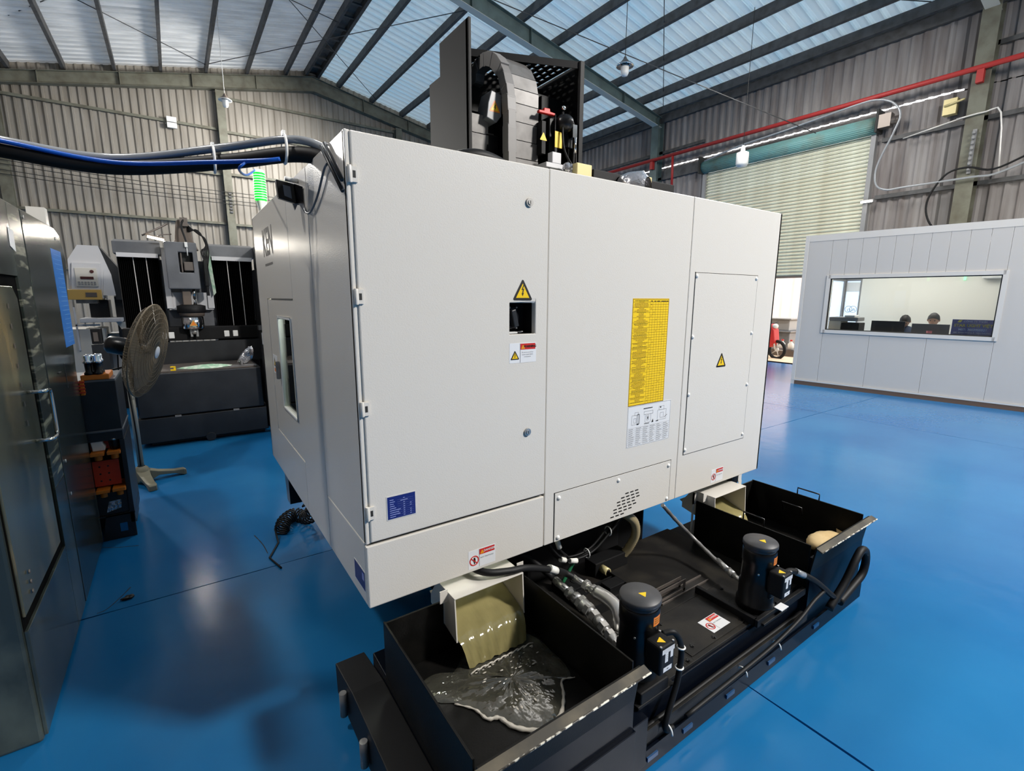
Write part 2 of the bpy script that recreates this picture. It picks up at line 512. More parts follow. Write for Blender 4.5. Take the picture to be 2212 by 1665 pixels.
# ================================================================== THE HALL
RX, RZ, RS = 4.44, 8.75, 0.21          # ridge x, purlin soffit at ridge, slope
XL, XR, YN, YF = -4.1, 12.75, -9.0, 18.15
def roofz(x): return RZ - RS * abs(x - RX)

# floor: cast slabs with open joints
def slab_edge(a, b, amp=0.003, step=0.16):
    a, b = Vector(a), Vector(b); L = (b - a).length; n = max(2, int(L / step)); d = (b - a).normalized(); p = Vector((-d.y, d.x))
    return [a + (b - a) * (i / n) + (p * random.uniform(-amp, amp) if i else p * 0) for i in range(n)]
fl = MB(); fl.box(XL, 13.0, YN, YF, -0.08, -0.03)
floor = struct('floor', fl, under)
gx = [XL, 1.88, 7.66, 13.0]; gy = [YN, -2.72, 3.11, 9.0, 14.9, YF]
for i in range(3):
    for j in range(5):
        x0, x1 = gx[i] + (0.004 if i else 0), gx[i + 1] - (0.004 if i < 2 else 0)
        y0, y1 = gy[j] + (0.004 if j else 0), gy[j + 1] - (0.004 if j < 4 else 0)
        pts = slab_edge((x0, y0), (x1, y0)) + slab_edge((x1, y0), (x1, y1)) + slab_edge((x1, y1), (x0, y1)) + slab_edge((x0, y1), (x0, y0))
        m = MB(); m.prism([(p.x, p.y, -0.03) for p in pts], (0, 0, 0.03))
        m.build('slab', floor_m, floor)

for pts in ([(-.58, 4.02), (-.50, 3.96), (-.44, 3.93), (-.36, 3.90)], [(-.50, 3.13), (-.46, 3.15), (-.41, 3.24), (-.37, 3.33)], [(.30, 3.62), (.33, 3.45), (.34, 3.30)]):
    m = MB(); P_ = spline([(x, y, 0) for x, y in pts], 5)
    for i in range(len(P_) - 1):
        a_, b_ = P_[i], P_[i + 1]; d_ = (b_ - a_).normalized(); w_ = Vector((-d_.y, d_.x, 0)) * random.uniform(.002, .004)
        m.poly([a_ + w_ + Vector((0, 0, .0006)), b_ + w_ + Vector((0, 0, .0006)), b_ - w_ + Vector((0, 0, .0006)), a_ - w_ + Vector((0, 0, .0006))])
    m.build('crack', under, floor)

def corr(axis, a0, a1, pitch, depth, w_top=0.35):
    """corrugated profile along axis coordinate -> list of (a, d)"""
    out = []; a = a0
    while a < a1:
        out += [(a, 0), (a + pitch * (1 - w_top) * .8, 0), (a + pitch * (1 - w_top * .75), depth), (a + pitch * .97, depth)]
        a += pitch
    out.append((a1, 0)); return out

# far gable wall
def strip(pts_lo, pts_hi, mb, mi=0):
    n = len(pts_lo)
    mb.add(pts_lo + pts_hi, [(i, i + 1, n + i + 1, n + i) for i in range(n - 1)], mi)
wb = MB()
pr = corr('x', XL, XR, 0.185, -0.035)
strip([(x, YF + 0.04 + d, -0.02) for x, d in pr], [(x, YF + 0.04 + d, roofz(x) + 0.205) for x, d in pr], wb)
wall_back = struct('wall_back', wb, gablem)
# right wall (with roller shutter opening y 4.78..8.9, z 0..5.2 and the daylight slit at z 5.58)
SY0, SY1 = 4.72, 8.85
wr = MB()
def side_sheet(y0, y1, z0, z1, x=XR):
    p = corr('y', y0, y1, 0.20, -0.035)
    strip([(x + 0.04 + d, y, z0) for y, d in p], [(x + 0.04 + d, y, z1) for y, d in p], wr)
ZE = roofz(XR) + 0.20
side_sheet(SY1, YF, -0.02, 5.56)
side_sheet(YN, SY0, -0.02, 5.56)
side_sheet(SY0, SY1, 5.28, 5.56)
side_sheet(3.35, YF, 5.592, ZE)
side_sheet(YN, 3.35, 5.54, ZE)
wall_right = struct('wall_right', wr, sidem)
wl_ = MB(); p = corr('y', YN, YF, 0.20, 0.035)
strip([(XL - 0.04 + d, y, -0.02) for y, d in p], [(XL - 0.04 + d, y, roofz(XL) + 0.16) for y, d in p], wl_)
wall_left = struct('wall_left', wl_, sidem)
wn = MB(); p = corr('x', XL, XR, 0.30, 0.035)
strip([(x, YN - 0.04 + d, -0.02) for x, d in p], [(x, YN - 0.04 + d, roofz(x) + 0.16) for x, d in p], wn)
wall_front = struct('wall_front', wn, gablem)

# ceiling: two corrugated slopes, purlins, rafters, bracing
cl = MB(); cl.box(RX - 0.22, RX + 0.22, YN, YF, RZ + 0.135, RZ + 0.150)
ceiling = struct('ceiling', cl, purlm)
for sgn, m, xe in ((-1, roofl, XL - 0.1), (1, roofr, XR + 0.15)):
    p = corr('y', YN, YF + 0.1, 0.26, 0.055, .30)
    mb = MB()
    xs = [RX, (RX + xe) / 2, xe]
    for k in range(2):
        strip([(xs[k], y, RZ + 0.2 - RS * abs(xs[k] - RX) + d) for y, d in p], [(xs[k + 1], y, RZ + 0.2 - RS * abs(xs[k + 1] - RX) + d) for y, d in p], mb)
    mb.build('roof_sheet', m, ceiling)
PX = [3.64, 2.53, 1.44, 0.33, -0.72, -1.78, -2.85, -3.88, 5.29, 6.40, 7.50, 8.58, 9.68, 10.74, 11.82, 12.55, 4.26, 4.62]
for x in PX:
    z = roofz(x); m = MB()
    s = -RS if x > RX else RS
    m.prism([(x - 0.035, YN, z - 0.035 * s), (x + 0.035, YN, z + 0.035 * s), (x + 0.035, YN, z + 0.2 + 0.035 * s), (x - 0.035, YN, z + 0.2 - 0.035 * s)], (0, YF - YN, 0))
    m.build('purlin', purlm, ceiling)
m = MB()   # bolted plate between the ridge purlins
for k in range(40):
    y = YN + 0.5 + k * 0.68
    m.box(4.295, 4.585, y, y + 0.06, RZ + 0.02, RZ + 0.06)
m.build('ridge_plate', purlm, ceiling)
def rafter(y, mats, w=0.20):
    for sgn, xe in ((-1, XL + 0.1), (1, XR - 0.12)):
        T = lambda x: 8.72 - 0.212 * abs(x - RX)
        B = lambda x: 8.28 - 0.191 * abs(x - RX)
        m = MB()
        a, b = RX, xe
        m.prism([(a, y - 0.008, B(a)), (b, y - 0.008, B(b)), (b, y - 0.008, T(b)), (a, y - 0.008, T(a))], (0, 0.016, 0), 0)
        m.prism([(a, y - w / 2, B(a) - .012), (b, y - w / 2, B(b) - .012), (b, y - w / 2, B(b)), (a, y - w / 2, B(a))], (0, w, 0), 1)
        m.prism([(a, y - w / 2, T(a) - .012), (b, y - w / 2, T(b) - .012), (b, y - w / 2, T(b)), (a, y - w / 2, T(a))], (0, w, 0), 0)
        for k in range(1, 5):
            x = a + (b - a) * k / 5
            m.box(x - 0.006, x + 0.006, y - w / 2, y + w / 2, B(x), T(x), 0)
        m.build('rafter', mats, ceiling)
for y, mm in ((YF - 0.13, [beamg, beamg]), (10.5, [rafg, flangem]), (3.1, [rafg, flangem]), (-4.3, [rafg, flangem])):
    rafter(y, mm)
for a, b in (((-3.9, 11.2, 7.3), (1.4, 17.6, 8.2)), ((1.4, 11.2, 8.2), (-3.9, 17.6, 7.3)), ((1.4, 11.2, 8.22), (6.4, 17.6, 8.35)), ((6.4, 11.2, 8.35), (1.4, 17.6, 8.2)),
             ((4.5, 4.0, 8.7), (12.4, 10.2, 7.2)), ((5.5, 10.2, 8.4), (12.4, 4.0, 7.2)), ((-3.6, 9.4, 7.3), (4.2, 14.0, 8.6)), ((5.2, 9.8, 7.9), (11.9, 5.6, 5.2))):
    m = MB(); m.tube([a, b], 0.010, 5, sub=1); m.build('brace_rod', purlm, ceiling)

# gable columns and girts (children of the back wall)
for x in (-3.2, 1.72, 7.3, 12.6):
    zt = 8.2 - 0.191 * abs(x - RX)
    m = MB(); m.box(x - 0.11, x + 0.11, YF - 0.10, YF - 0.088, 0, zt); m.box(x - 0.11, x + 0.11, YF - 0.30, YF - 0.288, 0, zt); m.box(x - 0.008, x + 0.008, YF - 0.29, YF - 0.09, 0, zt)
    m.build('column', beamg, wall_back)
for x0, x1, z in ((XL, 1.6, 6.64), (XL, 1.6, 5.35), (XL, 1.6, 3.90), (XL, 1.6, 2.4), (1.84, 7.2, 7.56), (1.84, 7.2, 6.60), (1.84, 7.2, 5.38), (1.84, 7.2, 3.88), (7.4, 12.5, 6.6), (7.4, 12.5, 5.35), (7.4, 12.5, 3.9)):
    m = MB(); m.box(x0, x1, YF - 0.09, YF - 0.01, z - 0.035, z + 0.035); m.build('girt', beamg, wall_back)
for z in (4.46, 4.56, 4.70, 4.80):
    m = MB(); m.tube([(XL + .1, YF - 0.34, z + .25), (-1, YF - .34, z + .06), (1.6, YF - 0.34, z), (5, YF - .34, z - .02), (12, YF - 0.34, z)], 0.009, 5, sub=4); m.build('wire', seam, wall_back)
m = MB()
for k in range(7): m.box(1.70, 1.78, YF - 0.34, YF - 0.29, 4.2 + k * 0.09, 4.25 + k * 0.09)
m.build('insulator', purlm, wall_back)

# right wall columns, girts, conduits
for y in (-4.3, 3.1, 10.5, 17.9):
    m = MB(); zt = 6.95
    m.box(XR - 0.30, XR - 0.288, y - 0.13, y + 0.13, 0, zt); m.box(XR - 0.06, XR - 0.048, y - 0.13, y + 0.13, 0, zt); m.box(XR - 0.29, XR - 0.05, y - 0.008, y + 0.008, 0, zt)
    m.build('column', [beamg if y < 5 else rafg], wall_right)
for y0, y1, z in ((YN, SY0 - .1, 3.80), (YN, SY0 - .1, 4.95), (YN, 3.0, 6.2), (SY1 + .1, YF, 5.25), (SY1 + .1, YF, 3.8), (SY1 + .1, YF, 6.0), (YN, SY0 - .1, 2.4)):
    m = MB(); m.box(XR - 0.06, XR + 0.0, y0, y1, z - 0.04, z + 0.04); m.build('girt', purlm, wall_right)
m = MB(); m.box(XR - 0.10, XR - 0.02, YN, YF, 6.84, 7.04); m.build('eave_beam', purlm, wall_right)
m = MB(); m.box(XR - 0.05, XR, SY0, 10.3, 5.26, 5.50); m.build('lintel', purlm, wall_right)
m = MB(); m.tube([(XR - 0.34, 3.35, 4.96), (XR - 0.34, 2.95, 4.98), (XR - 0.30, 2.75, 4.92), (XR - 0.28, 2.65, 3.9)], 0.014, 6, sub=3); m.tube([(XR - .34, 3.3, 4.96), (XR - .2, 4.2, 4.86)], 0.012, 6, sub=1)
m.build('conduit', alum, wall_right)
m = MB(); m.box(XR - 0.325, XR - 0.31, 3.03, 3.09, 3.95, 4.72)
for k in range(8): m.cyl((XR - 0.36, 3.06, 4.0 + k * 0.09), (XR - 0.36, 3.06, 4.05 + k * 0.09), 0.028, n=8)
m.build('insulator', [railm], wall_right)

# red sprinkler pipe along the right wall
t = thing('sprinkler_pipe', 'red steel pipe running high along the right-hand corrugated wall', 'pipe', (XR - 0.36, 5, 5.76))
m = MB(); m.tube([(XR - 0.36, YN + .2, 5.76), (XR - 0.36, YF - 0.5, 5.76)], 0.048, 10, sub=1); m.build('main_pipe', redpipe, t)
m = MB(); m.tube([(XR - 0.36, 9.75, 5.76), (XR - 0.36, 9.72, 4.9)], 0.035, 10, sub=1); m.build('drop_pipe', redpipe, t)
for y in (3.1, 10.5):
    m = MB(); m.box(XR - 0.40, XR - 0.30, y - 0.05, y + 0.05, 5.50, 5.72); m.build('bracket', redpipe, t)

# roller shutter
t = thing('roller_shutter', 'pale slatted roller shutter raised head-high behind the white office', 'shutter', (XR - 0.03, (SY0 + SY1) / 2, 2.16))
pitchz = 0.081; z = 2.20; k = 0; first = None
while z < 5.20:
    if first is None:
        m = MB(); ys = (SY0 + 0.06, SY1 - 0.06); n = 6; pts = []
        for i in range(n + 1):
            a = PI * i / n; pts.append((XR - 0.005 - 0.034 * math.sin(a), z + pitchz * 0.46 - pitchz * 0.46 * math.cos(a)))
        pts += [(XR + 0.012, z + pitchz * .97), (XR + 0.012, z)]
        m.prism([(x, ys[0], zz) for x, zz in pts], (0, ys[1] - ys[0], 0))
        first = m.build('slat', slatm, t); z0_ = z
    else:
        inst(first, (0, 0, z - z0_))
    z += pitchz
m = MB(); m.box(XR - 0.03, XR + 0.02, SY0 + .06, SY1 - .06, 2.15, 2.20); m.build('bottom_bar', taupe, t)
for y in (SY0, SY1 - 0.06):
    m = MB(); m.box(XR - 0.10, XR + 0.03, y, y + 0.09, 0, 5.2); m.build('guide_rail', railm, t)
m = MB(); m.lathe((XR - 0.12, SY0 + 0.0, 5.26), [(0.0, 0), (0.16, 0), (0.16, SY1 - SY0), (0, SY1 - SY0)], 26, 0, (0, 1, 0))
for i in range(26):
    a = 2 * PI * i / 26
    m.cyl((XR - 0.12 + .158 * math.cos(a), SY0 + .02, 5.26 + .158 * math.sin(a)), (XR - 0.12 + .158 * math.cos(a), SY1 - .02, 5.26 + .158 * math.sin(a)), 0.012, n=5)
m.build('drum', cyanm, t)
for y in (SY0 - 0.08, SY1 + 0.0):
    m = MB(); m.box(XR - 0.34, XR - 0.02, y, y + 0.04, 5.08, 5.52); m.build('bracket', seam, t)
m = MB(); m.box(XR - 0.32, XR - 0.14, SY0 - 0.3, SY0 - 0.08, 5.14, 5.40); m.cyl((XR - 0.23, SY0 - 0.42, 5.25), (XR - 0.23, SY0 - .1, 5.25), 0.08, n=12); m.build('motor', taupe, t)

# loose cable drooping by the shutter
XC = XR - 0.38
m = MB(); m.tube([(XC, 8.66, 5.35), (XC, 7.71, 5.50), (XC, 6.55, 5.58), (XC, 5.11, 5.70), (XC, 4.68, 5.69), (XC, 4.39, 5.55), (XC, 4.24, 5.29), (XC, 4.32, 4.96), (XC, 4.53, 4.38), (XC, 4.51, 4.01), (XC, 4.31, 3.87), (XC, 3.99, 3.87), (XC, 3.01, 3.87), (XC, 2.58, 3.89), (XC, 1.6, 4.3)], 0.020, 7, sub=5)
tag(m.build('wall_cable', clearhose), 'pale grey cable looping down the wall right of the roller shutter', 'cable')
m = MB(); m.tube([(XC, 2.2, 4.15), (XC, 2.7, 3.95), (XC, 3.05, 4.05), (XC, 3.35, 4.0), (XC, 3.55, 3.7), (XC, 3.6, 3.4), (XC, 3.5, 3.1), (XC, 3.3, 2.9)], 0.018, 7, sub=5)
tag(m.build('wall_cable', rubber), 'black cable hanging down the olive column above the office', 'cable')
m = MB(); m.box(XR - 0.20, XR - 0.05, 3.42, 3.62, 5.12, 5.40); m.cyl((XR - 0.22, 3.3, 5.33), (XR - 0.22, 3.6, 5.28), 0.02, n=8)
tag(m.build('junction_box', brass), 'small brass-coloured junction box high on the wall beside the olive column', 'box')
t = thing('wall_lamp', 'small glowing lamp on the right guide rail of the shutter', 'lamp', (XR - 0.2, 4.72, 3.72))
m = MB(); m.box(XR - 0.16, XR - 0.10, 4.60, 4.84, 3.70, 3.76); m.build('housing', railm, t)
m = MB(); m.box(XR - 0.20, XR - 0.16, 4.62, 4.82, 3.70, 3.73); m.build('tube', ledwhite, t)

# pendant lamps
def pendant(x, y, z, top, label, style=0):
    t = thing('pendant_lamp', label, 'lamp', (x, y, z), 'pendant lamps under the roof')
    m = MB(); m.tube([(x, y, z + 0.12), (x, y, top)], 0.006, 5, sub=1); m.build('cord', seam if style else white, t)
    if style == 2:
        m = MB(); m.lathe((x, y, z), [(0, .13), (.03, .12), (.045, .05), (.05, .0)], 14); m.build('cap', lampw, t)
        m = MB(); m.lathe((x, y, z), [(.05, 0), (.125, -.03), (.13, -.06), (.13, -.26), (.10, -.31), (0, -.325)], 18); m.build('bulb', lampw, t)
    else:
        m = MB(); m.lathe((x, y, z), [(0, .12), (.02, .11), (.03, .08), (.07, .03), (.13, -.01)], 16); m.build('cap', purlm if style else brownm, t)
        m = MB(); m.lathe((x, y, z), [(.07, .03), (.15, -.03), (.15, -.045), (.07, -.01)], 16); m.build('shade', chrome if style else lampw, t)
        m = MB(); m.lathe((x, y, z), [(.065, -.03), (.07, -.06), (.068, -.15), (.05, -.19), (0, -.20)], 14); m.build('bulb', lampw, t)
pendant(1.50, 14.5, 6.38, 8.34, 'white pendant lamp hanging on a long cord before the gable wall', 0)
pendant(6.84, 6.5, 5.64, 8.45, 'clear-shaded pendant lamp hanging above the right end of the big machine', 1)
pendant(10.64, 6.5, 4.83, 7.66, 'large white bulb pendant hanging in front of the roller shutter', 2)
t = thing('emergency_light', 'small white twin box light fixed to a girt of the gable wall', 'lamp', (0.45, YF - 0.15, 6.6))
for z in (6.44, 6.60):
    m = MB(); m.box(0.33, 0.57, YF - 0.19, YF - 0.10, z, z + 0.14); m.build('light_box', white, t, 0.01)

# ------------------------------------------------------------------ yard outside the shutter
m = MB(); m.box(13.0, 34, -8, 26, -0.10, -0.03); struct('trim_1', m, ground_out)
m = MB(); m.box(12.78, 13.05, SY0, SY1, -0.06, 0.0); struct('trim_2', m, taupe)
yw = MB(); p = corr('y', 2, 26, 0.5, -0.05); strip([(24 + d, y, -0.05) for y, d in p], [(24 + d, y, 7) for y, d in p], yw)
tag(yw.build('yard_wall', yardwall), 'pale pink corrugated fence seen through the shutter opening', 'fence')
m = MB(); m.box(15.9, 16.9, 7.62, 8.6, -.03, 0.58); m.box(15.85, 16.95, 7.57, 8.65, 0.58, 0.64)
tag(m.build('storage_box', m2grey, None, 0.02), 'large grey box standing in the yard behind the scooter', 'box')
m = MB(); m.box(15.95, 16.75, 7.68, 8.5, 0.64, 0.98); m.box(15.9, 16.8, 7.62, 8.55, 0.98, 1.03)
tag(m.build('storage_box', railm, None, 0.02), 'upper grey box with a lid in the yard', 'box')
t = thing('pallet', 'grey slatted pallet lying in the yard by the bottles', 'pallet', (15.0, 7.15, 0))
for k in range(5):
    m = MB(); m.box(14.7, 15.5, 6.75 + k * .2, 6.91 + k * .2, .13, .16); m.build('board', taupe, t)
for k in range(3):
    m = MB(); m.box(14.7 + k * .33, 14.84 + k * .33, 6.75, 7.71, -0.03, .13); m.build('block', taupe, t)
for k, (x, y, mm, nm) in enumerate(((14.85, 7.30, white, 'white bottle with red lid standing on the yard pallet'), (14.85, 7.05, yellow, 'yellowish bottle standing at the right end of the yard pallet'))):
    t = thing('bottle', nm, 'bottle', (x, y, 0.16), 'bottles on the yard pallet')
    m = MB(); m.lathe((x, y, .16), [(0, 0), (.08, 0), (.08, .17), (.03, .22), (.03, .25)], 12); m.build('body', mm if k == 0 else whitecloth, t)
    m = MB(); m.cyl((x, y, .41), (x, y, .45), .035, n=10); m.build('lid', red, t)
# scooter, mostly hidden by the machine: front wheel, fork, fairing, headlight, body
t = thing('scooter', 'red and silver motor scooter parked outside the roller shutter', 'scooter', (13.9, 7.9, 0))
def wheel(cx, cy):
    m = MB(); m.tube([(cx + .24 * math.cos(a), cy, .24 + .24 * math.sin(a)) for a in [2 * PI * i / 14 for i in range(14)]], .045, 8, closed=True, sub=2); m.build('tyre', rubber, t)
    m = MB(); m.cyl((cx, cy - .03, .24), (cx, cy + .03, .24), .05, n=10)
    for i in range(5):
        a = 2 * PI * i / 5; m.tube([(cx, cy, .24), (cx + .21 * math.cos(a), cy, .24 + .21 * math.sin(a))], .012, 5, sub=1)
    m.build('wheel_hub', alum, t)
# the scooter lies along y: remap by building along x then rotating the root
for cx in (-0.62, 0.62): wheel(13.9 + cx, 7.9)
m = MB(); m.tube([(14.5, 7.84, .26), (14.36, 7.84, .72), (14.28, 7.87, .96)], .022, 6, sub=3); m.tube([(14.5, 7.96, .26), (14.36, 7.96, .72), (14.28, 7.93, .96)], .022, 6, sub=3); m.build('fork', alum, t)
m = MB(); m.prism([(14.50, 7.78, .45), (14.44, 7.78, .80), (14.30, 7.78, .98), (14.22, 7.78, .90), (14.30, 7.78, .60), (14.24, 7.78, .30), (14.36, 7.78, .30)], (0, .24, 0)); m.build('leg_shield', red, t, .03)
m = MB(); m.prism([(14.2, 7.8, .25), (13.9, 7.8, .22), (13.7, 7.8, .35), (13.15, 7.8, .55), (13.1, 7.8, .70), (13.65, 7.8, .62), (13.95, 7.8, .38), (14.2, 7.8, .36)], (0, .2, 0)); m.build('body_shell', lampw, t, .03)
m = MB(); m.prism([(13.15, 7.79, .72), (13.65, 7.79, .66), (13.8, 7.79, .74), (13.2, 7.79, .80)], (0, .22, 0)); m.build('seat', rubber, t, .02)
m = MB(); m.sphere((14.40, 7.9, .90), .09, 12, 0, (.8, 1.1, .8)); m.build('headlight', lampw, t)
m = MB(); m.tube([(14.22, 7.58, 1.02), (14.26, 7.75, .98), (14.26, 8.05, .98), (14.22, 8.22, 1.02)], .016, 6, sub=4); m.build('handlebar', rubber, t)
t.rotation_euler = (0, 0, math.radians(-100))
t.location = (14.1, 7.62, -0.03)

# ================================================================== OFFICE (partition walls standing in the hall)
OO = Vector((9.89, 4.59, 0)); ow = Vector((0.34, -3.15, 0)).normalized(); on = Vector((-ow.y, ow.x, 0)) * 1.0   # on points away from the photographer (into the office)
if on.x < 0: on = -on
def OP(a, d, z): return OO + ow * a + on * d + Vector((0, 0, z))
def obox(mb, a0, a1, d0, d1, z0, z1, mi=0):
    c = OP((a0 + a1) / 2, (d0 + d1) / 2, (z0 + z1) / 2)
    return mb.obox(c, ow * (a1 - a0) / 2, on * (d1 - d0) / 2, Vector((0, 0, (z1 - z0) / 2)), mi)
m = MB(); obox(m, 0, 4.6, 0.0, 0.06, 2.69, 2.80); wall_office = struct('wall_office', m, alum)
WA0, WA1, WZ0, WZ1 = 0.42, 2.72, 1.05, 2.04
PW = 1.15
def panel(a0, a1, z0, z1):
    mb = MB(); obox(mb, a0 + .0015, a1 - .0015, 0.004, 0.056, z0, z1)
    mb.build('panel', officem, wall_office, 0.002)
for a0, a1, z0, z1 in ((0.0, WA0, .10, 2.69), (WA0, 1.15, .10, WZ0), (1.15, 1.93, .10, WZ0), (1.93, WA1, .10, WZ0), (WA1, 3.45, .10, 2.69), (3.45, 4.6, .10, 2.69)):
    panel(a0, a1, z0, z1)
a = WA0
while a < WA1 - .01:
    panel(a, min(a + 0.23, WA1), WZ1, 2.69); a += 0.23
m = MB(); obox(m, -0.03, 0.03, -0.012, 0.07, 0.0, 2.80); m.build('corner_post', alum, wall_office)
m = MB(); obox(m, -0.02, 4.6, -0.01, 0.07, 0.0, 0.075); m.build('skirting', skirt, wall_office)
m = MB(); obox(m, -0.02, 4.6, -0.016, 0.0, 0.075, 0.10); m.build('skirting_track', alum, wall_office)
if True:
    m = MB(); obox(m, 0.0, 0.06, 0.06, 1.42, 0.0, 2.69); m.build('end_panel', officem, wall_office)
m = MB(); obox(m, 0.0, 0.06, 1.42, 2.41, 2.10, 2.69); obox(m, 0.0, 0.06, 2.36, 2.41, 0, 2.10); m.build('end_panel', officem, wall_office)
m = MB(); obox(m, 0.36, 4.6, 2.35, 2.41, 0, 2.74); obox(m, 0.06, .36, 2.35, 2.41, 2.10, 2.74)
struct('wall_office_back', m, intwall)
m = MB(); obox(m, 4.54, 4.6, 0.06, 2.35, 0, 2.69); struct('wall_office_side', m, intwall)
m = MB(); obox(m, 0.06, 4.54, 0.06, 2.35, 2.66, 2.69); struct('ceiling_office', m, intwall)
m = MB(); obox(m, 0.06, 0.075, 0.06, 1.42, 0.0, 2.66); m.build('lining', intwall, wall_office)
# window
m = MB()
for a0, a1, z0, z1 in ((WA0 - .03, WA0 + .03, WZ0 - .03, WZ1 + .03), (WA1 - .03, WA1 + .03, WZ0 - .03, WZ1 + .03), (WA0, WA1, WZ0 - .03, WZ0 + .03), (WA0, WA1, WZ1 - .03, WZ1 + .03)):
    obox(m, a0, a1, -0.014, 0.068, z0, z1)
win = struct('window_1', m, alum)
m = MB()
for a0, a1, z0, z1 in ((WA0 + .03, WA0 + .045, WZ0 + .03, WZ1 - .03), (WA1 - .045, WA1 - .03, WZ0 + .03, WZ1 - .03), (WA0 + .03, WA1 - .03, WZ0 + .03, WZ0 + .045), (WA0 + .03, WA1 - .03, WZ1 - .045, WZ1 - .03)):
    obox(m, a0, a1, 0.01, 0.05, z0, z1)
m.build('gasket', seam, win)
m = MB(); obox(m, WA0 + .03, WA1 - .03, 0.028, 0.034, WZ0 + .03, WZ1 - .03); m.build('pane', glassm, win)
# glazed door in the office's end wall, with a sidelight in the back wall
ddl = mat('door_daylight', (214, 226, 242), 0.3, emit=((205, 222, 245), 0.9))  # panes glow to stand for daylight beyond the glass
m = MB()
for d0, d1, z0, z1 in ((1.42, 1.50, 0, 2.10), (2.28, 2.36, 0, 2.10), (1.50, 2.28, 2.02, 2.10), (1.50, 2.28, 0, 0.12)):
    obox(m, 0.0, 0.06, d0, d1, z0, z1)
door = struct('door_1', m, railm)
m = MB(); obox(m, .025, .035, 1.50, 2.28, .12, 2.02); m.build('pane', ddl, door)
m = MB()
for a0, a1, z0, z1 in ((0.06, 0.08, 0, 2.10), (0.33, 0.36, 0, 2.10), (0.08, 0.33, 2.03, 2.10), (0.08, 0.33, 0, 0.12)):
    obox(m, a0, a1, 2.35, 2.41, z0, z1)
sl = struct('window_2', m, railm)
m = MB(); obox(m, .08, .33, 2.375, 2.385, .12, 2.03); m.build('pane', ddl, sl)
m = MB(); obox(m, .08, .33, 2.366, 2.372, 1.80, 2.0); m.build('blind', white, sl)
d = Decal(OP(0.17, 2.374, 1.42), ow, (0, 0, 1), -on)
d.ring(-.01, 0, .072, .009, graphite); d.ring(.075, 0, .072, .009, graphite); d.ring(.0, -.02, .032, .008, graphite)
d.line(.055, -.04, .09, .02, .008, graphite); d.line(.09, .02, .115, -.04, .008, graphite); d.line(.065, -.02, .11, -.02, .008, graphite)
d.build('pane_rings', sl)  # rings and strokes drawn flat on the pane
# company sign behind the glass
d = Decal(OP(2.20, 0.085, 1.047), ow, (0, 0, 1), -on * 4)
d.plate(0, 0, .50, .285, signblue, 0.001)
d.text('CÔNG TY TNHH', .27, .255, .035, signwhite); d.text('STAR LIGHT VIỆT', .25, .19, .0575, signyel)
d.text('STAR LIGHT VIỆT', .2512, .1908, .0575, signyel)
d.text('MST: 3603955521', .25, .127, .045, signwhite)
d.text('480, ĐINH PHÚ 2, P. TÂN PHONG,', .25, .079, .029, signwhite); d.text('TP. BIÊN HÒA , T. ĐỒNG NAI', .25, .035, .029, signwhite)
d.poly([(.06, .24), (.10, .24), (.12, .275), (.08, .275)], signyel, 1)
tag(d.build('company_sign', None), 'blue company sign with yellow letters behind the right end of the office window', 'sign')
# desk, monitors, printer, persons
def othing(name, label, cat, a, dd, z, group=None):
    return thing(name, label, cat, OP(a, dd, z), group)
t = othing('desk', 'white office desk running under the office window', 'desk', 1.8, .5, 0)
m = MB(); obox(m, 1.04, 3.2, .17, .80, .70, .73); m.build('desktop', white, t)
for a in (1.06, 3.14):
    m = MB(); obox(m, a, a + .04, .19, .78, 0, .70); m.build('leg', railm, t)
def monitor(a0, a1, d0, z0, z1, label, g='office monitors'):
    t = othing('monitor', label, 'monitor', (a0 + a1) / 2, d0, .73, g)
    m = MB(); obox(m, a0, a1, d0, d0 + .03, z0, z1); m.build('screen', monm, t, .004)
    m = MB(); obox(m, (a0 + a1) / 2 - .03, (a0 + a1) / 2 + .03, d0 + .03, d0 + .06, .735, z0 + .1); m.build('stand', monm, t)
    m = MB(); obox(m, (a0 + a1) / 2 - .12, (a0 + a1) / 2 + .12, d0 - .04, d0 + .14, .73, .738); m.build('base', monm, t)
monitor(1.09, 1.57, .28, .90, 1.265, 'black monitor left of centre behind the office window')
monitor(1.66, 2.15, .30, .90, 1.235, 'black monitor beside the blue company sign')
t = othing('printer', 'grey and black office printer at the left of the office window', 'printer', .85, .4, .0)
m = MB(); obox(m, .44, .64, .2, .62, 0, 1.24); m.build('cabinet', creamold, t, .01)
m = MB(); obox(m, .64, .92, .22, .60, .80, 1.21); m.build('paper_unit', blackm, t, .01)
m = MB(); obox(m, .44, .90, .2, .62, 1.24, 1.31); m.build('scanner', railm, t, .01)
m = MB(); obox(m, .68, .84, .22, .50, 1.31, 1.35); m.build('document_feeder', white, t, .01)
m = MB(); obox(m, .64, .92, .26, .56, 0, .80); m.build('stand', railm, t)
m = MB(); obox(m, WA0 - .02, WA1 + .02, .068, .15, 1.02, 1.045); m.build('sill', white, win)
m = MB(); m.lathe(OP(1.93, .11, 1.045), [(0, 0), (.03, 0), (.038, .085), (.034, .085), (.026, .01), (0, .01)], 14)
tag(m.build('pink_cup', mat('pink', (240, 130, 140), .5)), 'small pink cup on the office window sill between the monitors', 'cup')
m = MB(); obox(m, 2.25, 2.95, 2.15, 2.35, 2.02, 2.28); tag(m.build('air_conditioner', white, None, .02), 'white air conditioner high on the office back wall', 'air conditioner')
m = MB(); obox(m, 1.98, 2.015, 2.32, 2.35, 2.0, 2.16); tag(m.build('indicator_strip', mat('mint', (170, 235, 190), .4, emit=((150, 240, 180), 1.0))), 'small mint green strip light on the office wall', 'light')

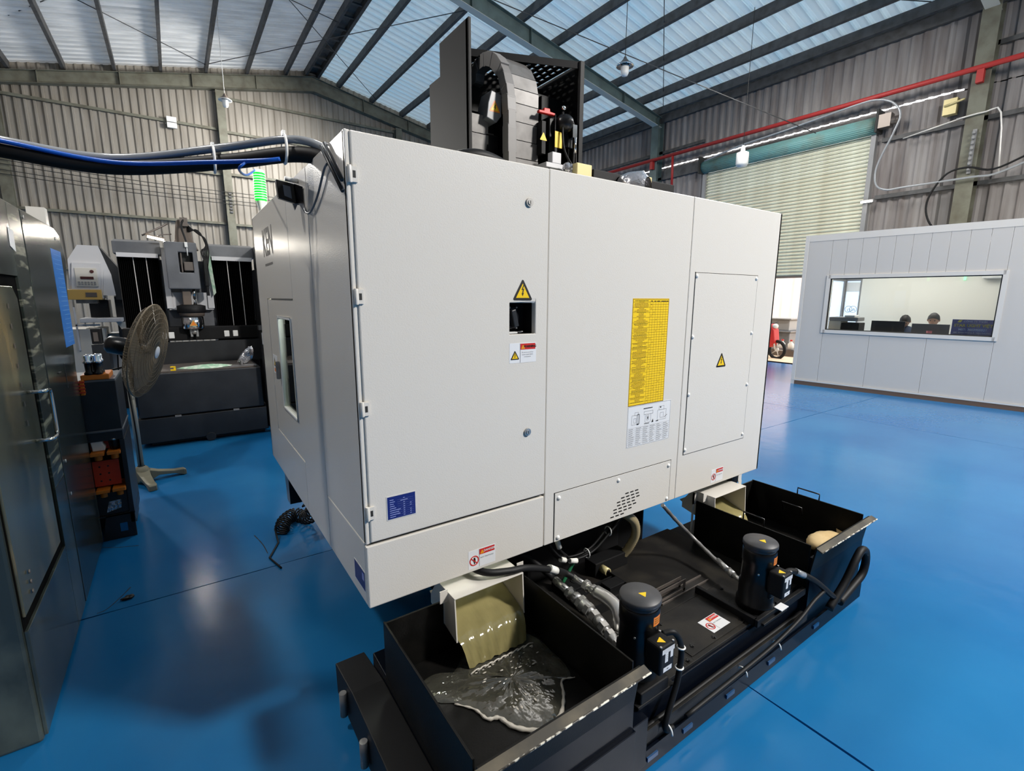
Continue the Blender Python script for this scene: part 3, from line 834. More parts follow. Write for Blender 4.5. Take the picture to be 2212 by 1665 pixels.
def skin_mesh(name, nodes, edges, m, parent, sub=2):
    """nodes: [(pos, radius)], grown with Skin + Subdivision"""
    off = wl(parent)
    me = bpy.data.meshes.new(name)
    me.from_pydata([tuple(Vector(p) - off) for p, r in nodes], edges, [])
    o = bpy.data.objects.new(name, me); COL.objects.link(o)
    bm = bmesh.new(); bm.from_mesh(me); bm.verts.ensure_lookup_table()
    lay = bm.verts.layers.skin.verify()
    for i, (p, r) in enumerate(nodes):
        bm.verts[i][lay].radius = r if isinstance(r, tuple) else (r, r)
        bm.verts[i][lay].use_root = (i == 0)
    bm.to_mesh(me); bm.free()
    s = o.modifiers.new('skin', 'SKIN'); s.use_smooth_shade = True
    o.modifiers.new('sub', 'SUBSURF').levels = sub; o.modifiers['sub'].render_levels = sub
    me.materials.append(m)
    if parent: o.parent = parent
    WL[o.name] = off
    return o

def person(a, dd, lean, headz, shirt, label, facing=-1, tilt=0.0):
    """seated person facing the window (towards -on); tilt lowers the face"""
    t = othing('person', label, 'person', a, dd, 0.0)
    Q = lambda da, d_, z: tuple(OP(a + da, dd + d_, z))
    hz = headz
    sh = hz - 0.265
    # body: pelvis root, spine, neck, legs
    nodes = [(Q(0, .12, .50), (.13, .11)), (Q(0, .10, .70), (.12, .10)), (Q(0, .05, sh - .10), (.15, .10)), (Q(0, .02, sh), (.09, .08)), (Q(0, .0, sh + .05), .05), (Q(0, -.02 - tilt * .05, sh + .10), .055),
             (Q(-.17, .02, sh - .03), .055), (Q(-.19, -.02, sh - .25), .042), (Q(-.15, -.26, sh - .24), .036), (Q(-.13, -.34, sh - .23), .028),
             (Q(.17, .02, sh - .03), .055), (Q(.19, -.02, sh - .25), .042), (Q(.15, -.26, sh - .24), .036), (Q(.13, -.34, sh - .23), .028),
             (Q(-.10, .08, .50), .085), (Q(-.13, -.32, .52), .065), (Q(-.13, -.30, .12), .042), (Q(-.13, -.42, .04), .036),
             (Q(.10, .08, .50), .085), (Q(.13, -.32, .52), .065), (Q(.13, -.30, .12), .042), (Q(.13, -.42, .04), .036)]
    edges = [(0, 1), (1, 2), (2, 3), (3, 4), (4, 5), (3, 6), (6, 7), (7, 8), (8, 9), (3, 10), (10, 11), (11, 12), (12, 13), (0, 14), (14, 15), (15, 16), (16, 17), (0, 18), (18, 19), (19, 20), (20, 21)]
    skin_mesh('body', nodes, edges, shirt, t)
    # head: shaped lathe-like ellipsoid with face features
    c = OP(a, dd - .03 - tilt * .05, hz - .105)
    fw = (-on * math.cos(tilt) - Vector((0, 0, 1)) * math.sin(tilt)).normalized()
    up = ow.cross(fw); up = up if up.z > 0 else -up
    rt = ow
    m = MB(); n1, n2 = 14, 18; vs = []
    for i in range(n1 + 1):
        th = PI * i / n1
        for j in range(n2):
            ph = 2 * PI * j / n2
            x, y, z = math.sin(th) * math.cos(ph), math.sin(th) * math.sin(ph), math.cos(th)
            k = 1 - .22 * max(0, -z) ** 1.5
            vs.append(c + rt * (x * .075 * k) + fw * (y * .092 * (1 - .1 * max(0, -z)) + (.012 if y > 0 and z < 0 else 0) * -z) + up * (z * .112))
    m.add(vs, [(i * n2 + j, i * n2 + (j + 1) % n2, (i + 1) * n2 + (j + 1) % n2, (i + 1) * n2 + j) for i in range(n1) for j in range(n2)], 0, True)
    # nose and ears
    m.add([c + fw * .088 + up * .02, c + fw * .112 - up * .03, c + fw * .09 - up * .036 + rt * .014, c + fw * .09 - up * .036 - rt * .014], [(0, 1, 2), (0, 3, 1), (1, 3, 2)], 0, True)
    for sg in (-1, 1): m.sphere(c + rt * (.077 * sg) - up * .005, .022, 8, 0, (.6, .6, 1.2))
    head = m.build('head', skin, t)
    m = MB()
    for sg in (-1, 1): m.sphere(c + fw * .085 + rt * (.03 * sg) + up * .008, .009, 8)
    m.build('eye', ink, head)
    m = MB(); m.obox(c + fw * .088 - up * .058, rt * .020, fw * .004, up * .004); m.build('mouth', mat('lips', (170, 100, 90), .5), head) if 'lips' not in MATS else m.build('mouth', MATS['lips'], head)
    # hair cap
    m = MB(); vs = []; n1 = 8
    for i in range(n1 + 1):
        th = (PI * .56) * i / n1
        for j in range(n2):
            ph = 2 * PI * j / n2
            front = max(0, math.sin(ph))
            t2 = th * (1 - .36 * front)
            x, y, z = math.sin(t2) * math.cos(ph), math.sin(t2) * math.sin(ph), math.cos(t2)
            rr = 1.10 + .03 * math.sin(j * 2.4 + i)
            vs.append(c + rt * (x * .077 * rr) + fw * (y * .095 * rr) + up * (z * .114 * rr))
    m.add(vs, [(i * n2 + j, i * n2 + (j + 1) % n2, (i + 1) * n2 + (j + 1) % n2, (i + 1) * n2 + j) for i in range(n1) for j in range(n2)], 0, True)
    m.build('hair', hair, head)
    # hands resting on the desk: palm and five fingers each
    for sg in (-1, 1):
        w0 = OP(a + .13 * sg, dd - .36, sh - .23)
        nd = [(w0, .022), (w0 - on * .05, (.030, .014))]; ed = [(0, 1)]
        for k, (da, L) in enumerate(((-.026, .075), (-.009, .085), (.009, .08), (.026, .065))):
            b = w0 - on * .07 + ow * da; i0 = len(nd)
            nd += [(b, .009), (b - on * L * .5 - Vector((0, 0, .006)), .008), (b - on * L - Vector((0, 0, .022)), .006)]
            ed += [(1, i0), (i0, i0 + 1), (i0 + 1, i0 + 2)]
        i0 = len(nd); nd += [(w0 - on * .03 - ow * sg * .035, .010), (w0 - on * .07 - ow * sg * .05, .008)]; ed += [(0, i0), (i0, i0 + 1)]
        skin_mesh('hand', nd, ed, skin, t, 1)
    return t
person(1.37, 1.42, 0, 1.34, shirtb, 'person in a navy shirt bent over the left office monitor', tilt=0.55)
person(1.86, .86, 0, 1.395, shirtk, 'person in a black shirt sitting behind the monitor next to the sign', tilt=0.25)
for a, dd in ((1.37, 1.62), (1.86, 1.06)):
    t = othing('office_chair', 'dark office chair under the person in the %s shirt' % ('navy' if a < 1.5 else 'black'), 'chair', a, dd, 0, 'office chairs')
    m = MB(); obox(m, a - .21, a + .21, dd - .18, dd + .18, .36, .41); m.build('seat', monm, t, .02)
    m = MB(); obox(m, a - .19, a + .19, dd + .19, dd + .23, .45, .92); m.build('backrest', monm, t, .02)
    m = MB(); m.cyl(OP(a, dd, .06), OP(a, dd, .36), .03, n=10)
    for k in range(5):
        an = 2 * PI * k / 5; m.tube([OP(a, dd, .08), OP(a + .20 * math.cos(an), dd + .20 * math.sin(an), .02)], .015, 6, sub=1)
    m.build('base', monm, t)

# ================================================================== THE BIG MACHINING CENTRE
MX0, MX1, MY0, MY1, MZ0, MZ1 = 0.446, 2.905, 1.50, 3.49, 0.60, 2.125
mc = thing('machining_center', 'large light grey machining centre with a black column rising above its sheet-metal cover', 'machine', (1.67, 2.5, 0))
T = 0.02   # sheet thickness
def rear(name, x0, x1, z0, z1, y=MY0, t=T, bevel=0.004, m=cream, par=None):
    b = MB(); b.box(x0, x1, y, y + t, z0, z1); return b.build(name, m, par or mc, bevel)
# rear face: door with a real opening for the switch, lower panel, middle panel, right panel
# switch opening x 1.02..1.14, z 1.513..1.631
def panel_hole(name, x0, x1, z0, z1, hx0, hx1, hz0, hz1, y, t, m, par, bevel=0.004):
    b = MB()
    P = lambda x, z, yy: (x, yy, z)
    vs = []
    for yy in (y, y + t):
        vs += [P(x0, z0, yy), P(x1, z0, yy), P(x1, z1, yy), P(x0, z1, yy), P(hx0, hz0, yy), P(hx1, hz0, yy), P(hx1, hz1, yy), P(hx0, hz1, yy)]
    fs = []
    for o in (0, 8):
        fs += [(o + 0, o + 1, o + 5, o + 4), (o + 1, o + 2, o + 6, o + 5), (o + 2, o + 3, o + 7, o + 6), (o + 3, o + 0, o + 4, o + 7)]
    for a, c in ((0, 1), (1, 2), (2, 3), (3, 0), (4, 5), (5, 6), (6, 7), (7, 4)):
        fs.append((a, c, c + 8, a + 8))
    b.add(vs, fs)
    return b.build(name, m, par, bevel)
door_r = panel_hole('cabinet_door', 0.462, 1.197, 0.840, 2.123, 1.020, 1.140, 1.513, 1.631, MY0 - 0.004, 0.024, cream, mc)
rear('lower_panel', MX0, 1.200, MZ0, 0.828)
rear('corner_post', MX0, 0.458, 0.836, MZ1, bevel=0.003)
rear('middle_panel', 1.203, 2.0855, MZ0, MZ1)
rear('right_panel', 2.0880, MX1, MZ0, MZ1)
b = MB(); b.box(MX0 + .01, MX1 - .01, MY0 + 0.02, MY0 + 0.028, MZ0 + .01, MZ1 - .01)
# backing behind the seams (with the switch pocket left open)
panel_hole('backing', MX0 + .01, MX1 - .01, MZ0 + .01, MZ1 - .01, 1.02, 1.14, 1.513, 1.631, MY0 + .021, .006, seam, mc, 0)
# pocket and rotary switch
b = MB(); b.box(1.018, 1.142, MY0 + .075, MY0 + .08, 1.511, 1.633); b.box(1.018, 1.021, MY0 + .02, MY0 + .08, 1.511, 1.633); b.box(1.139, 1.142, MY0 + .02, MY0 + .08, 1.511, 1.633)
b.box(1.018, 1.142, MY0 + .02, MY0 + .08, 1.630, 1.633); b.box(1.018, 1.142, MY0 + .02, MY0 + .08, 1.511, 1.514)
b.build('switch_pocket', blackm, mc)
sw = MB(); sw.box(1.022, 1.100, MY0 + .055, MY0 + .075, 1.528, 1.618); sw = sw.build('rotary_switch', blackg, mc, 0.006)
b = MB(); b.cyl((1.056, MY0 + .055, 1.572), (1.056, MY0 + .035, 1.572), .036, .033, n=24); b.build('dial', blackg, sw)
b = MB(); b.obox((1.058, MY0 + .024, 1.572), (.010, 0, .003), (0, .012, 0), (-.008, 0, .032)); b.build('knob', m2dark, sw, .003)
for x, z in ((1.092, 1.612), (1.092, 1.533)):
    b = MB(); b.cyl((x, MY0 + .052, z), (x, MY0 + .056, z), .003, n=8); b.build('screw', steel, sw)
b = MB(); b.box(1.046, 1.062, MY0 + .0525, MY0 + .054, 1.607, 1.615); b.build('tag', paper, sw)
b = MB(); b.box(1.034, 1.080, MY0 + .03, MY0 + .05, 1.514, 1.520); b.build('tag', paper, sw)
b = MB(); b.tube([(1.088, MY0 + .04, 1.518), (1.100, MY0 + .03, 1.521), (1.112, MY0 + .035, 1.518), (1.100, MY0 + .045, 1.516)], .0022, 6, closed=True, sub=3); b.build('ring', chrome, sw)
# hinges on the door's left edge
for z in (2.002, 1.651, 1.300, 0.947):
    b = MB(); y = MY0 - 0.004
    b.box(.452, .478, y - .006, y, z - .022, z + .022); b.cyl((.455, y - .004, z - .024), (.455, y - .004, z + .024), .006, n=10)
    b.box(.4635, .472, y - .0066, y - .006, z - .010, z + .010, 1)
    b.build('hinge', [cream, seam], mc, .0015)
# door locks
for z in (1.992, 1.124):
    b = MB(); b.cyl((1.106, MY0 - .004, z), (1.106, MY0 - .010, z), .016, .015, n=20); b.cyl((1.106, MY0 - .010, z), (1.106, MY0 - .013, z), .009, .009, n=16); b.box(1.1045, 1.1075, MY0 - .0134, MY0 - .013, z - .006, z + .006, 1)
    b.build('lock', [steel, seam], mc)
# access panel with raised screws
b = MB()
for x0, x1, z0, z1 in ((2.130, 2.134, .833, 1.778), (2.700, 2.704, .833, 1.774), (2.130, 2.704, .833, .836), (2.130, 2.704, 1.772, 1.776)):
    b.box(x0, x1, MY0 - .001, MY0 + .0, z0, z1)
b.build('seam', seam, mc)
ap = rear('access_panel', 2.134, 2.700, .836, 1.773, MY0 - .0025, .003, .0008)
def screw(x, z, par, r=.0105, y=None):
    b = MB(); y0 = MY0 - .0025 if y is None else y
    b.lathe((x, y0, z), [(r, 0), (r * .9, .003), (r * .5, .006), (0, .007)], 14, 0, (0, -1, 0)); return b.build('screw', white, par)
for x in (2.142, 2.686):
    for z in (1.757, 1.456, 1.159, .861): screw(x, z, ap)
Decal((2.41, MY0 - .0026, 1.322), (1, 0, 0), (0, 0, 1), (0, -1, 0)).tri(0, 0, .088).build('warning_triangle', ap)
# vent cover
b = MB()
for x0, x1, z0, z1 in ((1.254, 1.258, .603, .829), (2.032, 2.036, .603, .829), (1.254, 2.036, .826, .829)):
    b.box(x0, x1, MY0 - .001, MY0, z0, z1)
b.build('seam', seam, mc)
vc = rear('vent_cover', 1.258, 2.032, .603, .826, MY0 - .0025, .003, .0008)
for x, z in ((1.279, .802), (1.646, .801), (2.014, .801), (2.016, .62), (1.278, .619)): screw(x, z, vc)
b = MB()
# louvre slots: staggered rows
for r_, (cx0, n) in enumerate(((1.700, 3), (1.672, 4), (1.644, 5), (1.646, 4), (1.622, 5), (1.624, 4), (1.604, 3))):
    z = .722 - r_ * .0165
    for k in range(n):
        x = cx0 + k * .034
        x0, x1 = x, x + .020
        if x1 > 1.80: continue
        pts = [(x0, z - .003), (x1, z - .003), (x1 + .003, z), (x1, z + .003), (x0, z + .003), (x0 - .003, z)]
        b.prism([(px, MY0 - .0032, pz) for px, pz in pts], (0, .0008, 0))
tag(b.build('vent_slots', ink, vc), kind='stuff')
# stickers
X1, Z1, NY = (1, 0, 0), (0, 0, 1), (0, -1, 0)
Decal((1.079, MY0 - .004, 1.679), X1, Z1, NY).tri(0, 0, .088).build('warning_triangle', mc)
danger('warning_label', mc, (1.019, MY0 - .004, 1.404), X1, Z1, NY, .126, .076, 'warning')
danger('danger_label', mc, (.833, MY0, .613), X1, Z1, NY, .123, .076)
danger('danger_label', mc, (2.406, MY0, .616), X1, Z1, NY, .116, .078)
# yellow maintenance chart
d = Decal((1.690, MY0, 1.150), X1, Z1, NY); w, h = .253, .498
d.plate(0, 0, w, h, yellow2, .0006)
for x0, y0, x1, y1 in ((.002, .002, w - .002, .004), (.002, h - .004, w - .002, h - .002), (.002, .002, .0035, h - .002), (w - .0035, .002, w - .002, h - .002)): d.rect(x0, y0, x1, y1, inkb, 1)
rows = 42
for i in range(1, rows):
    y = h - .004 - (h - .008) * i / rows
    d.line(.118 if i % 2 == 0 else .004, y, w - .004, y, .0009, inkb)
for i in range(7):
    x = .118 + i * (w - .122) / 7; d.line(x, .004, x, h - .010, .0009, inkb)
for i in range(rows * 2 - 2):
    y = h - .010 - (h - .020) * i / (rows * 2 - 2)
    L = random.choice((.10, .09, .085, .06, .035, .095)); xx = .06 - L / 2
    x = xx
    while x < xx + L:
        k = random.uniform(.005, .016); d.rect(x, y - .0011, min(x + k, xx + L), y + .0011, ink if i % 9 == 0 else inkb, 1); x += k + .002
    if i % 3 == 0:
        c = random.choice((0, 0, 0, 1, 2, 4, 5)); x = .127 + c * (w - .122) / 7; d.ring(x, y, .0028, .0010, inkb, 1, 6)
for x, L in ((.124, .010), (.145, .014), (.165, .022), (.195, .035), (.233, .014)): d.rect(x, h - .014, x + L, h - .0105, ink, 1)
d.build('maintenance_chart', mc)
# white diagram sheet
d = Decal((1.690, MY0, .948), X1, Z1, NY); w, h = .315, .203
d.plate(0, 0, w, h, paper, .0006)
for x0, y0, x1, y1 in ((.003, .003, w - .003, .004), (.003, h - .004, w - .003, h - .003), (.003, .003, .004, h - .003), (w - .004, .003, w - .003, h - .003)): d.rect(x0, y0, x1, y1, inkg, 1)
d.rect(.11, h - .025, .175, h - .021, ink, 1)
def box2(x0, y0, x1, y1, wd=.0011, m=inkg):
    d.line(x0, y0, x1, y0, wd, m); d.line(x1, y0, x1, y1, wd, m); d.line(x1, y1, x0, y1, wd, m); d.line(x0, y1, x0, y0, wd, m)
box2(.03, .11, .085, .155); box2(.045, .118, .06, .14); box2(.068, .108, .080, .158, .002, ink); d.rect(.066, .106, .078, .112, ink, 1); box2(.05, .155, .075, .168)
box2(.125, .11, .165, .15, .001); box2(.115, .15, .18, .165); box2(.135, .12, .15, .145); d.rect(.141, .125, .146, .138, ink, 1); d.rect(.12, .103, .155, .106, ink, 1); d.poly([(.172, .105), (.186, .105), (.182, .122)], ink, 1)
box2(.215, .11, .28, .16); box2(.235, .12, .26, .145); box2(.225, .16, .262, .178); d.rect(.232, .17, .24, .176, ink, 1); d.rect(.205, .105, .222, .109, ink, 1); d.line(.265, .118, .288, .13, .002, ink)
for i in range(9):
    y = .094 - i * .0098; d.line(.006, y, w - .006, y, .0006, inkg)
    x = .012
    for c in range(6):
        L = random.uniform(.022, .040); d.rect(x, y - .0062, x + L, y - .0042, inkg, 1); x += .050
d.build('diagram_sheet', mc)
# blue data plate
d = Decal((.523, MY0 - .004, .907), X1, Z1, NY); w, h = .100, .080
d.plate(-.003, -.003, w + .003, h + .003, alum, .0010); d.rect(0, 0, w, h, blue_l, 0)
for i in range(9):
    y = h - .012 - i * .0076
    d.rect(.008, y - .0012, .008 + (.014, .018, .014, .017, .022, .038, .032, .036, .020)[i], y + .0012, lilac, 1)
    d.rect(.056 - (.010 if i == 1 else 0), y - .001, .062 + (.010 if i == 1 else 0), y + .001, lilac, 1)
    if i in (3, 4, 6, 7, 8): d.rect(.080, y - .001, .086, y + .001, lilac, 1)
    d.line(.035, y - .003, .095, y - .003, .0003, lilac)
d.build('data_plate', mc)

# left side of the cover (x = 0.446): seam line and an opening (window) in the sliding door
def side_quad(name, y0, y1, z0, z1, x=MX0, t=T, bevel=.004, m=cream):
    b = MB(); b.box(x, x + t, y0, y1, z0, z1); return b.build(name, m, mc, bevel)
side_quad('side_panel', 1.502, 1.999, .836, MZ1)
side_quad('lower_side_panel', 1.522, 1.999, MZ0, .834)
side_quad('side_panel', 2.003, 2.413, MZ0, MZ1, bevel=.002)
# front part with the door and its window: door from y 2.417 to 3.0, z .86..1.636
b = MB()
b.box(MX0, MX0 + T, 2.416, MY1, 1.640, MZ1); b.box(MX0, MX0 + T, 2.416, MY1, MZ0, .858); b.box(MX0, MX0 + T, 3.16, MY1, .858, 1.640)
b.build('front_side_panel', cream, mc, .002)
b = MB()   # door leaf with window hole: y 2.52..2.84 , z 1.02..1.55
y0, y1, z0, z1 = 2.420, 3.156, .862, 1.636; h0, h1, g0, g1 = 2.50, 2.86, 1.045, 1.55
vs = []
for xx in (MX0 + .002, MX0 + .018):
    vs += [(xx, y0, z0), (xx, y1, z0), (xx, y1, z1), (xx, y0, z1), (xx, h0, g0), (xx, h1, g0), (xx, h1, g1), (xx, h0, g1)]
fs = []
for o in (0, 8): fs += [(o + 0, o + 1, o + 5, o + 4), (o + 1, o + 2, o + 6, o + 5), (o + 2, o + 3, o + 7, o + 6), (o + 3, o + 0, o + 4, o + 7)]
for a, c in ((0, 1), (1, 2), (2, 3), (3, 0), (4, 5), (5, 6), (6, 7), (7, 4)): fs.append((a, c, c + 8, a + 8))
b.add(vs, fs); sd = b.build('side_door', cream, mc, .002)
b = MB()
for ya, yb, za, zb in ((h0, h0 + .012, g0, g1), (h1 - .012, h1, g0, g1), (h0, h1, g0, g0 + .012), (h0, h1, g1 - .012, g1)): b.box(MX0 - .004, MX0 + .022, ya, yb, za, zb)
b.build('window_seal', white, sd, .003)
b = MB(); b.box(MX0 + .010, MX0 + .014, h0, h1, g0, g1); b.build('window_pane', glassm, sd)
b = MB(); b.box(MX0 - .0004, MX0 + .002, 2.415, 3.02, 1.636, 1.641); b.build('door_gap', seam, sd)
b = MB(); b.box(MX0 - .020, MX0 - .001, 2.905, 2.930, 1.20, 1.30); b.build('door_handle', dsteel, sd, .004)
d = Decal((MX0 + .002, 3.13, 1.21), (0, -1, 0), Z1, (-1, 0, 0)); d.plate(0, 0, .14, .11, paper, .0006); d.tri(.05, .07, .06); d.rect(.02, .01, .12, .03, orange, 0); d.build('warning_label', sd)
b = MB(); b.box(MX0 + .12, MX0 + .13, 2.1, 3.4, .86, 1.98) if False else b.box(1.45, 1.46, 1.9, 3.4, .86, 2.05); b.box(MX0 + .02, 1.45, 3.38, 3.40, .86, 2.05); b.box(MX0 + .02, 1.45, 1.9, 3.4, .86, .90); b.build('inner_liner', interior, mc)
b = MB()
for k in range(10): b.box(MX0 + .05, 1.44, 3.372, 3.38, 1.0 + k * .1, 1.003 + k * .1)
b.build('liner_fold', taupe, mc)
d = Decal((MX0, 3.16, 1.845), (0, -1, 0), Z1, (-1, 0, 0)); d.text('KEN', .18, .09, .20, ink, 1, .85); d.line(0.05, -.02, .30, -.02, .012, ink); d.build('lettering', mc)
d = Decal((MX0, 1.648, .648), (0, -1, 0), Z1, (-1, 0, 0)); d.plate(-.004, -.004, .120, .074, alum, .001); d.rect(0, 0, .116, .07, blue_l, 0); d.rect(.088, .035, .108, .062, lilac, 1); d.build('side_plate', mc)
# top, right side, front, base, legs
b = MB(); b.box(MX0 + .02, MX1 - .02, MY0 + .02, 1.95, MZ1 - .04, MZ1 - .03); b.box(MX0 + .02, 1.10, 1.95, MY1 - .02, MZ1 - .04, MZ1 - .03); b.box(2.2, MX1 - .02, 1.95, MY1 - .02, MZ1 - .04, MZ1 - .03)
b.build('top_plate', cream, mc)
b = MB(); b.box(MX1 - .02, MX1, MY0, MY1, MZ0, MZ1); b.build('right_side_panel', cream, mc, .004)
b = MB(); b.box(MX1 + .003, MX1 + .045, 1.62, 2.2, .47, .98); b.build('side_cover', cream, mc, .004)
b = MB(); b.box(MX0, MX1, MY1 - .02, MY1, MZ0, MZ1); b.build('front_panel', cream, mc, .004)
b = MB(); b.box(1.02, 2.20, 1.78, 3.30, .04, .72); b.box(1.3, 1.95, 1.745, 1.80, .2, .70); b.build('machine_bed', blackm, mc, .02)
for x in (1.1, 2.12):
    for y in (1.9, 3.2):
        b = MB(); b.cyl((x, y, 0), (x, y, .04), .06, n=14); b.build('levelling_foot', dsteel, mc)
b = MB(); b.prism([(.50, 3.30, .60), (.50, 3.46, .60), (.50, 3.40, .30), (.50, 3.30, .30)], (.14, 0, 0)); b.build('cable_duct', blackg, mc)
b = MB(); b.box(2.64, 2.90, 1.62, 1.66, .20, .62); b.cyl((2.70, 1.56, .50), (2.70, 1.56, .60), .018, n=10); b.build('leg_bracket', blackm, mc)
# --- column, telescopic covers and hood above the cover
b = MB(); b.prism([(1.26, 2.20, 2.02), (1.26, 2.20, 2.94), (1.26, 2.50, 2.94), (1.26, 2.50, 2.785), (1.26, 2.63, 2.785), (1.26, 2.63, 2.02)], (.012, 0, 0)); b.box(1.26, 1.274, 2.195, 2.225, 2.02, 2.94)
b.build('left_hood_plate', blackm, mc, .002)
b = MB(); b.box(1.985, 1.995, 2.20, 2.64, 2.02, 2.93); b.box(1.965, 1.995, 2.195, 2.215, 2.02, 2.93); b.build('right_hood_plate', blackm, mc, .002)
b = MB(); b.box(1.40, 1.985, 2.60, 2.612, 2.02, 2.92); b.box(1.275, 1.40, 2.49, 2.50, 2.02, 2.92); b.box(1.392, 1.40, 2.49, 2.612, 2.02, 2.92); b.build('rear_hood_plate', blackm, mc)
# perforated hood roof made of strips with slots between them
b = MB(); zt = 2.922
P0, P1 = Vector((1.272, 2.475, zt)), Vector((1.985, 2.20, zt))
def fy(x): return P0.y + (P1.y - P0.y) * (x - P0.x) / (P1.x - P0.x)
b.prism([(1.272, fy(1.272), zt), (1.985, fy(1.985), zt), (1.985, fy(1.985) + .06, zt), (1.40, fy(1.40) + .06, zt), (1.39, 2.50, zt), (1.272, 2.50, zt)], (0, 0, .006))
b.prism([(1.272, fy(1.272), zt - .03), (1.985, fy(1.985), zt - .03), (1.985, fy(1.985) + .005, zt - .03), (1.272, fy(1.272) + .005, zt - .03)], (0, 0, .03))
for k in range(16):
    x0 = 1.272 + k * .0446
    if x0 > 1.39: b.box(x0, x0 + .026, fy(x0) + .05, 2.61, zt, zt + .006)
for j in range(8):
    y = 2.20 + j * .052
    for k in range(15):
        x0 = 1.298 + k * .0446
        yy = y + (.026 if k % 2 else 0)
        if x0 > 1.36 and fy(x0) + .05 < yy < 2.58: b.box(x0 - .004, x0 + .024, yy, yy + .022, zt, zt + .006)
b.build('perforated_roof', blackm, mc)
# arcs in the y-z plane
def arc_pts(R, yc, zc, a0, a1, n): return [(yc - R * math.cos(a), zc + R * math.sin(a)) for a in [a0 + (a1 - a0) * i / n for i in range(n + 1)]]
def cover_strip(name, x0, x1, pts, mats_, th=.008):
    for i in range(len(pts) - 1):
        (ya, za), (yb, zb) = pts[i], pts[i + 1]
        dv = Vector((0, yb - ya, zb - za)); nn = Vector((0, dv.z, -dv.y)).normalized() * -1
        a_, b_ = Vector((0, ya, za)), Vector((0, yb, zb)) - dv * .06
        b = MB(); b.prism([a_ + Vector((x0, 0, 0)), a_ + Vector((x1, 0, 0)), b_ + Vector((x1, 0, 0)) + nn * .004, b_ + Vector((x0, 0, 0)) + nn * .004], nn * th)
        b.build(name, mats_, mc)
col_pts = [(2.215, 2.02 + k * .089) for k in range(7)]
R = .24
arc = [(2.215 + R - R * math.cos(a), 2.56 + .0 + (R * 1.35) * math.sin(a)) for a in [PI * .62 * i / 6 for i in range(7)]]
cover_strip('cover_plate', 1.470, 1.685, [(2.215, 2.02 + k * .0875) for k in range(8)] + [(2.218, 2.70), (2.240, 2.77), (2.285, 2.835), (2.345, 2.880), (2.43, 2.900), (2.52, 2.900)], covers)
b = MB(); b.box(1.50, 1.69, 2.26, 2.59, 2.0, 2.55); b.build('column', blackm, mc)
cover_strip('cover_plate', 1.285, 1.40, [(2.26, 2.02 + k * .089) for k in range(7)], covers)
b = MB(); b.box(1.285, 1.465, 2.30, 2.48, 2.0, 2.58); b.build('column_side', blackm, mc)
# cable chain: separate links
CH = spline([(0, 2.168, 2.04), (0, 2.168, 2.25), (0, 2.168, 2.48), (0, 2.175, 2.62), (0, 2.205, 2.73), (0, 2.265, 2.815), (0, 2.34, 2.862), (0, 2.41, 2.870), (0, 2.47, 2.855), (0, 2.485, 2.80)], 12)
def chain_path(t):
    q = CH[min(int(t * (len(CH) - 1)), len(CH) - 1)]
    return (q.y, q.z)
nlk = 18
for i in range(nlk):
    t0, t1 = i / nlk, (i + 1.18) / nlk
    (ya, za), (yb, zb) = chain_path(t0), chain_path(min(t1, 1.0))
    dv = Vector((0, yb - ya, zb - za)); nn = Vector((0, dv.z, -dv.y)).normalized()
    a_, b_ = Vector((0, ya, za)), Vector((0, yb, zb)); H = .026 if t0 < .5 else .034
    prof = []
    for k in range(6):
        an = -PI / 2 + PI * k / 5; prof.append(b_ + nn * H * math.sin(an) + dv.normalized() * .016 * math.cos(an))
    pts = [a_ - nn * H] + prof + [a_ + nn * H]
    b = MB(); xw = 1.452 - (i % 2) * .003
    b.prism([p + Vector((xw, 0, 0)) for p in pts], (.046 + (i % 2) * .006, 0, 0)); b.build('chain_link', chainm, mc, .002)
# motor guard with triangle
b = MB(); b.prism([(1.366, 2.21, 2.53), (1.376, 2.21, 2.60), (1.395, 2.21, 2.66), (1.455, 2.21, 2.65), (1.455, 2.21, 2.55), (1.425, 2.21, 2.515)], (0, .10, 0)); g = b.build('motor_guard', m2grey, mc, .004)
Decal((1.414, 2.21, 2.590), X1, Z1, NY).tri(0, 0, .062, orange, yellow, False).build('warning_triangle', g)
d = Decal((1.414, 2.2085, 2.582), X1, Z1, NY); d.poly([(.004, .014), (-.006, 0), (0, 0), (-.003, -.012), (.007, .002), (.001, .002), (.008, .014)], ink, 2); d.build('bolt_mark', g)
b = MB(); b.box(1.385, 1.460, 2.25, 2.42, 2.02, 2.47); b.cyl((1.44, 2.24, 2.1), (1.44, 2.24, 2.22), .018, n=12); mo = b.build('servo_motor', blackg, mc, .006)
b = MB(); b.box(1.432, 1.446, 2.218, 2.225, 2.23, 2.30); b.build('yellow_tag', yellow, mo)
b = MB(); b.cyl((1.485, 2.25, 2.06), (1.485, 2.25, 2.20), .004, n=6); b.sphere((1.47, 2.22, 2.13), .02, 8); b.build('valve', white, mc)
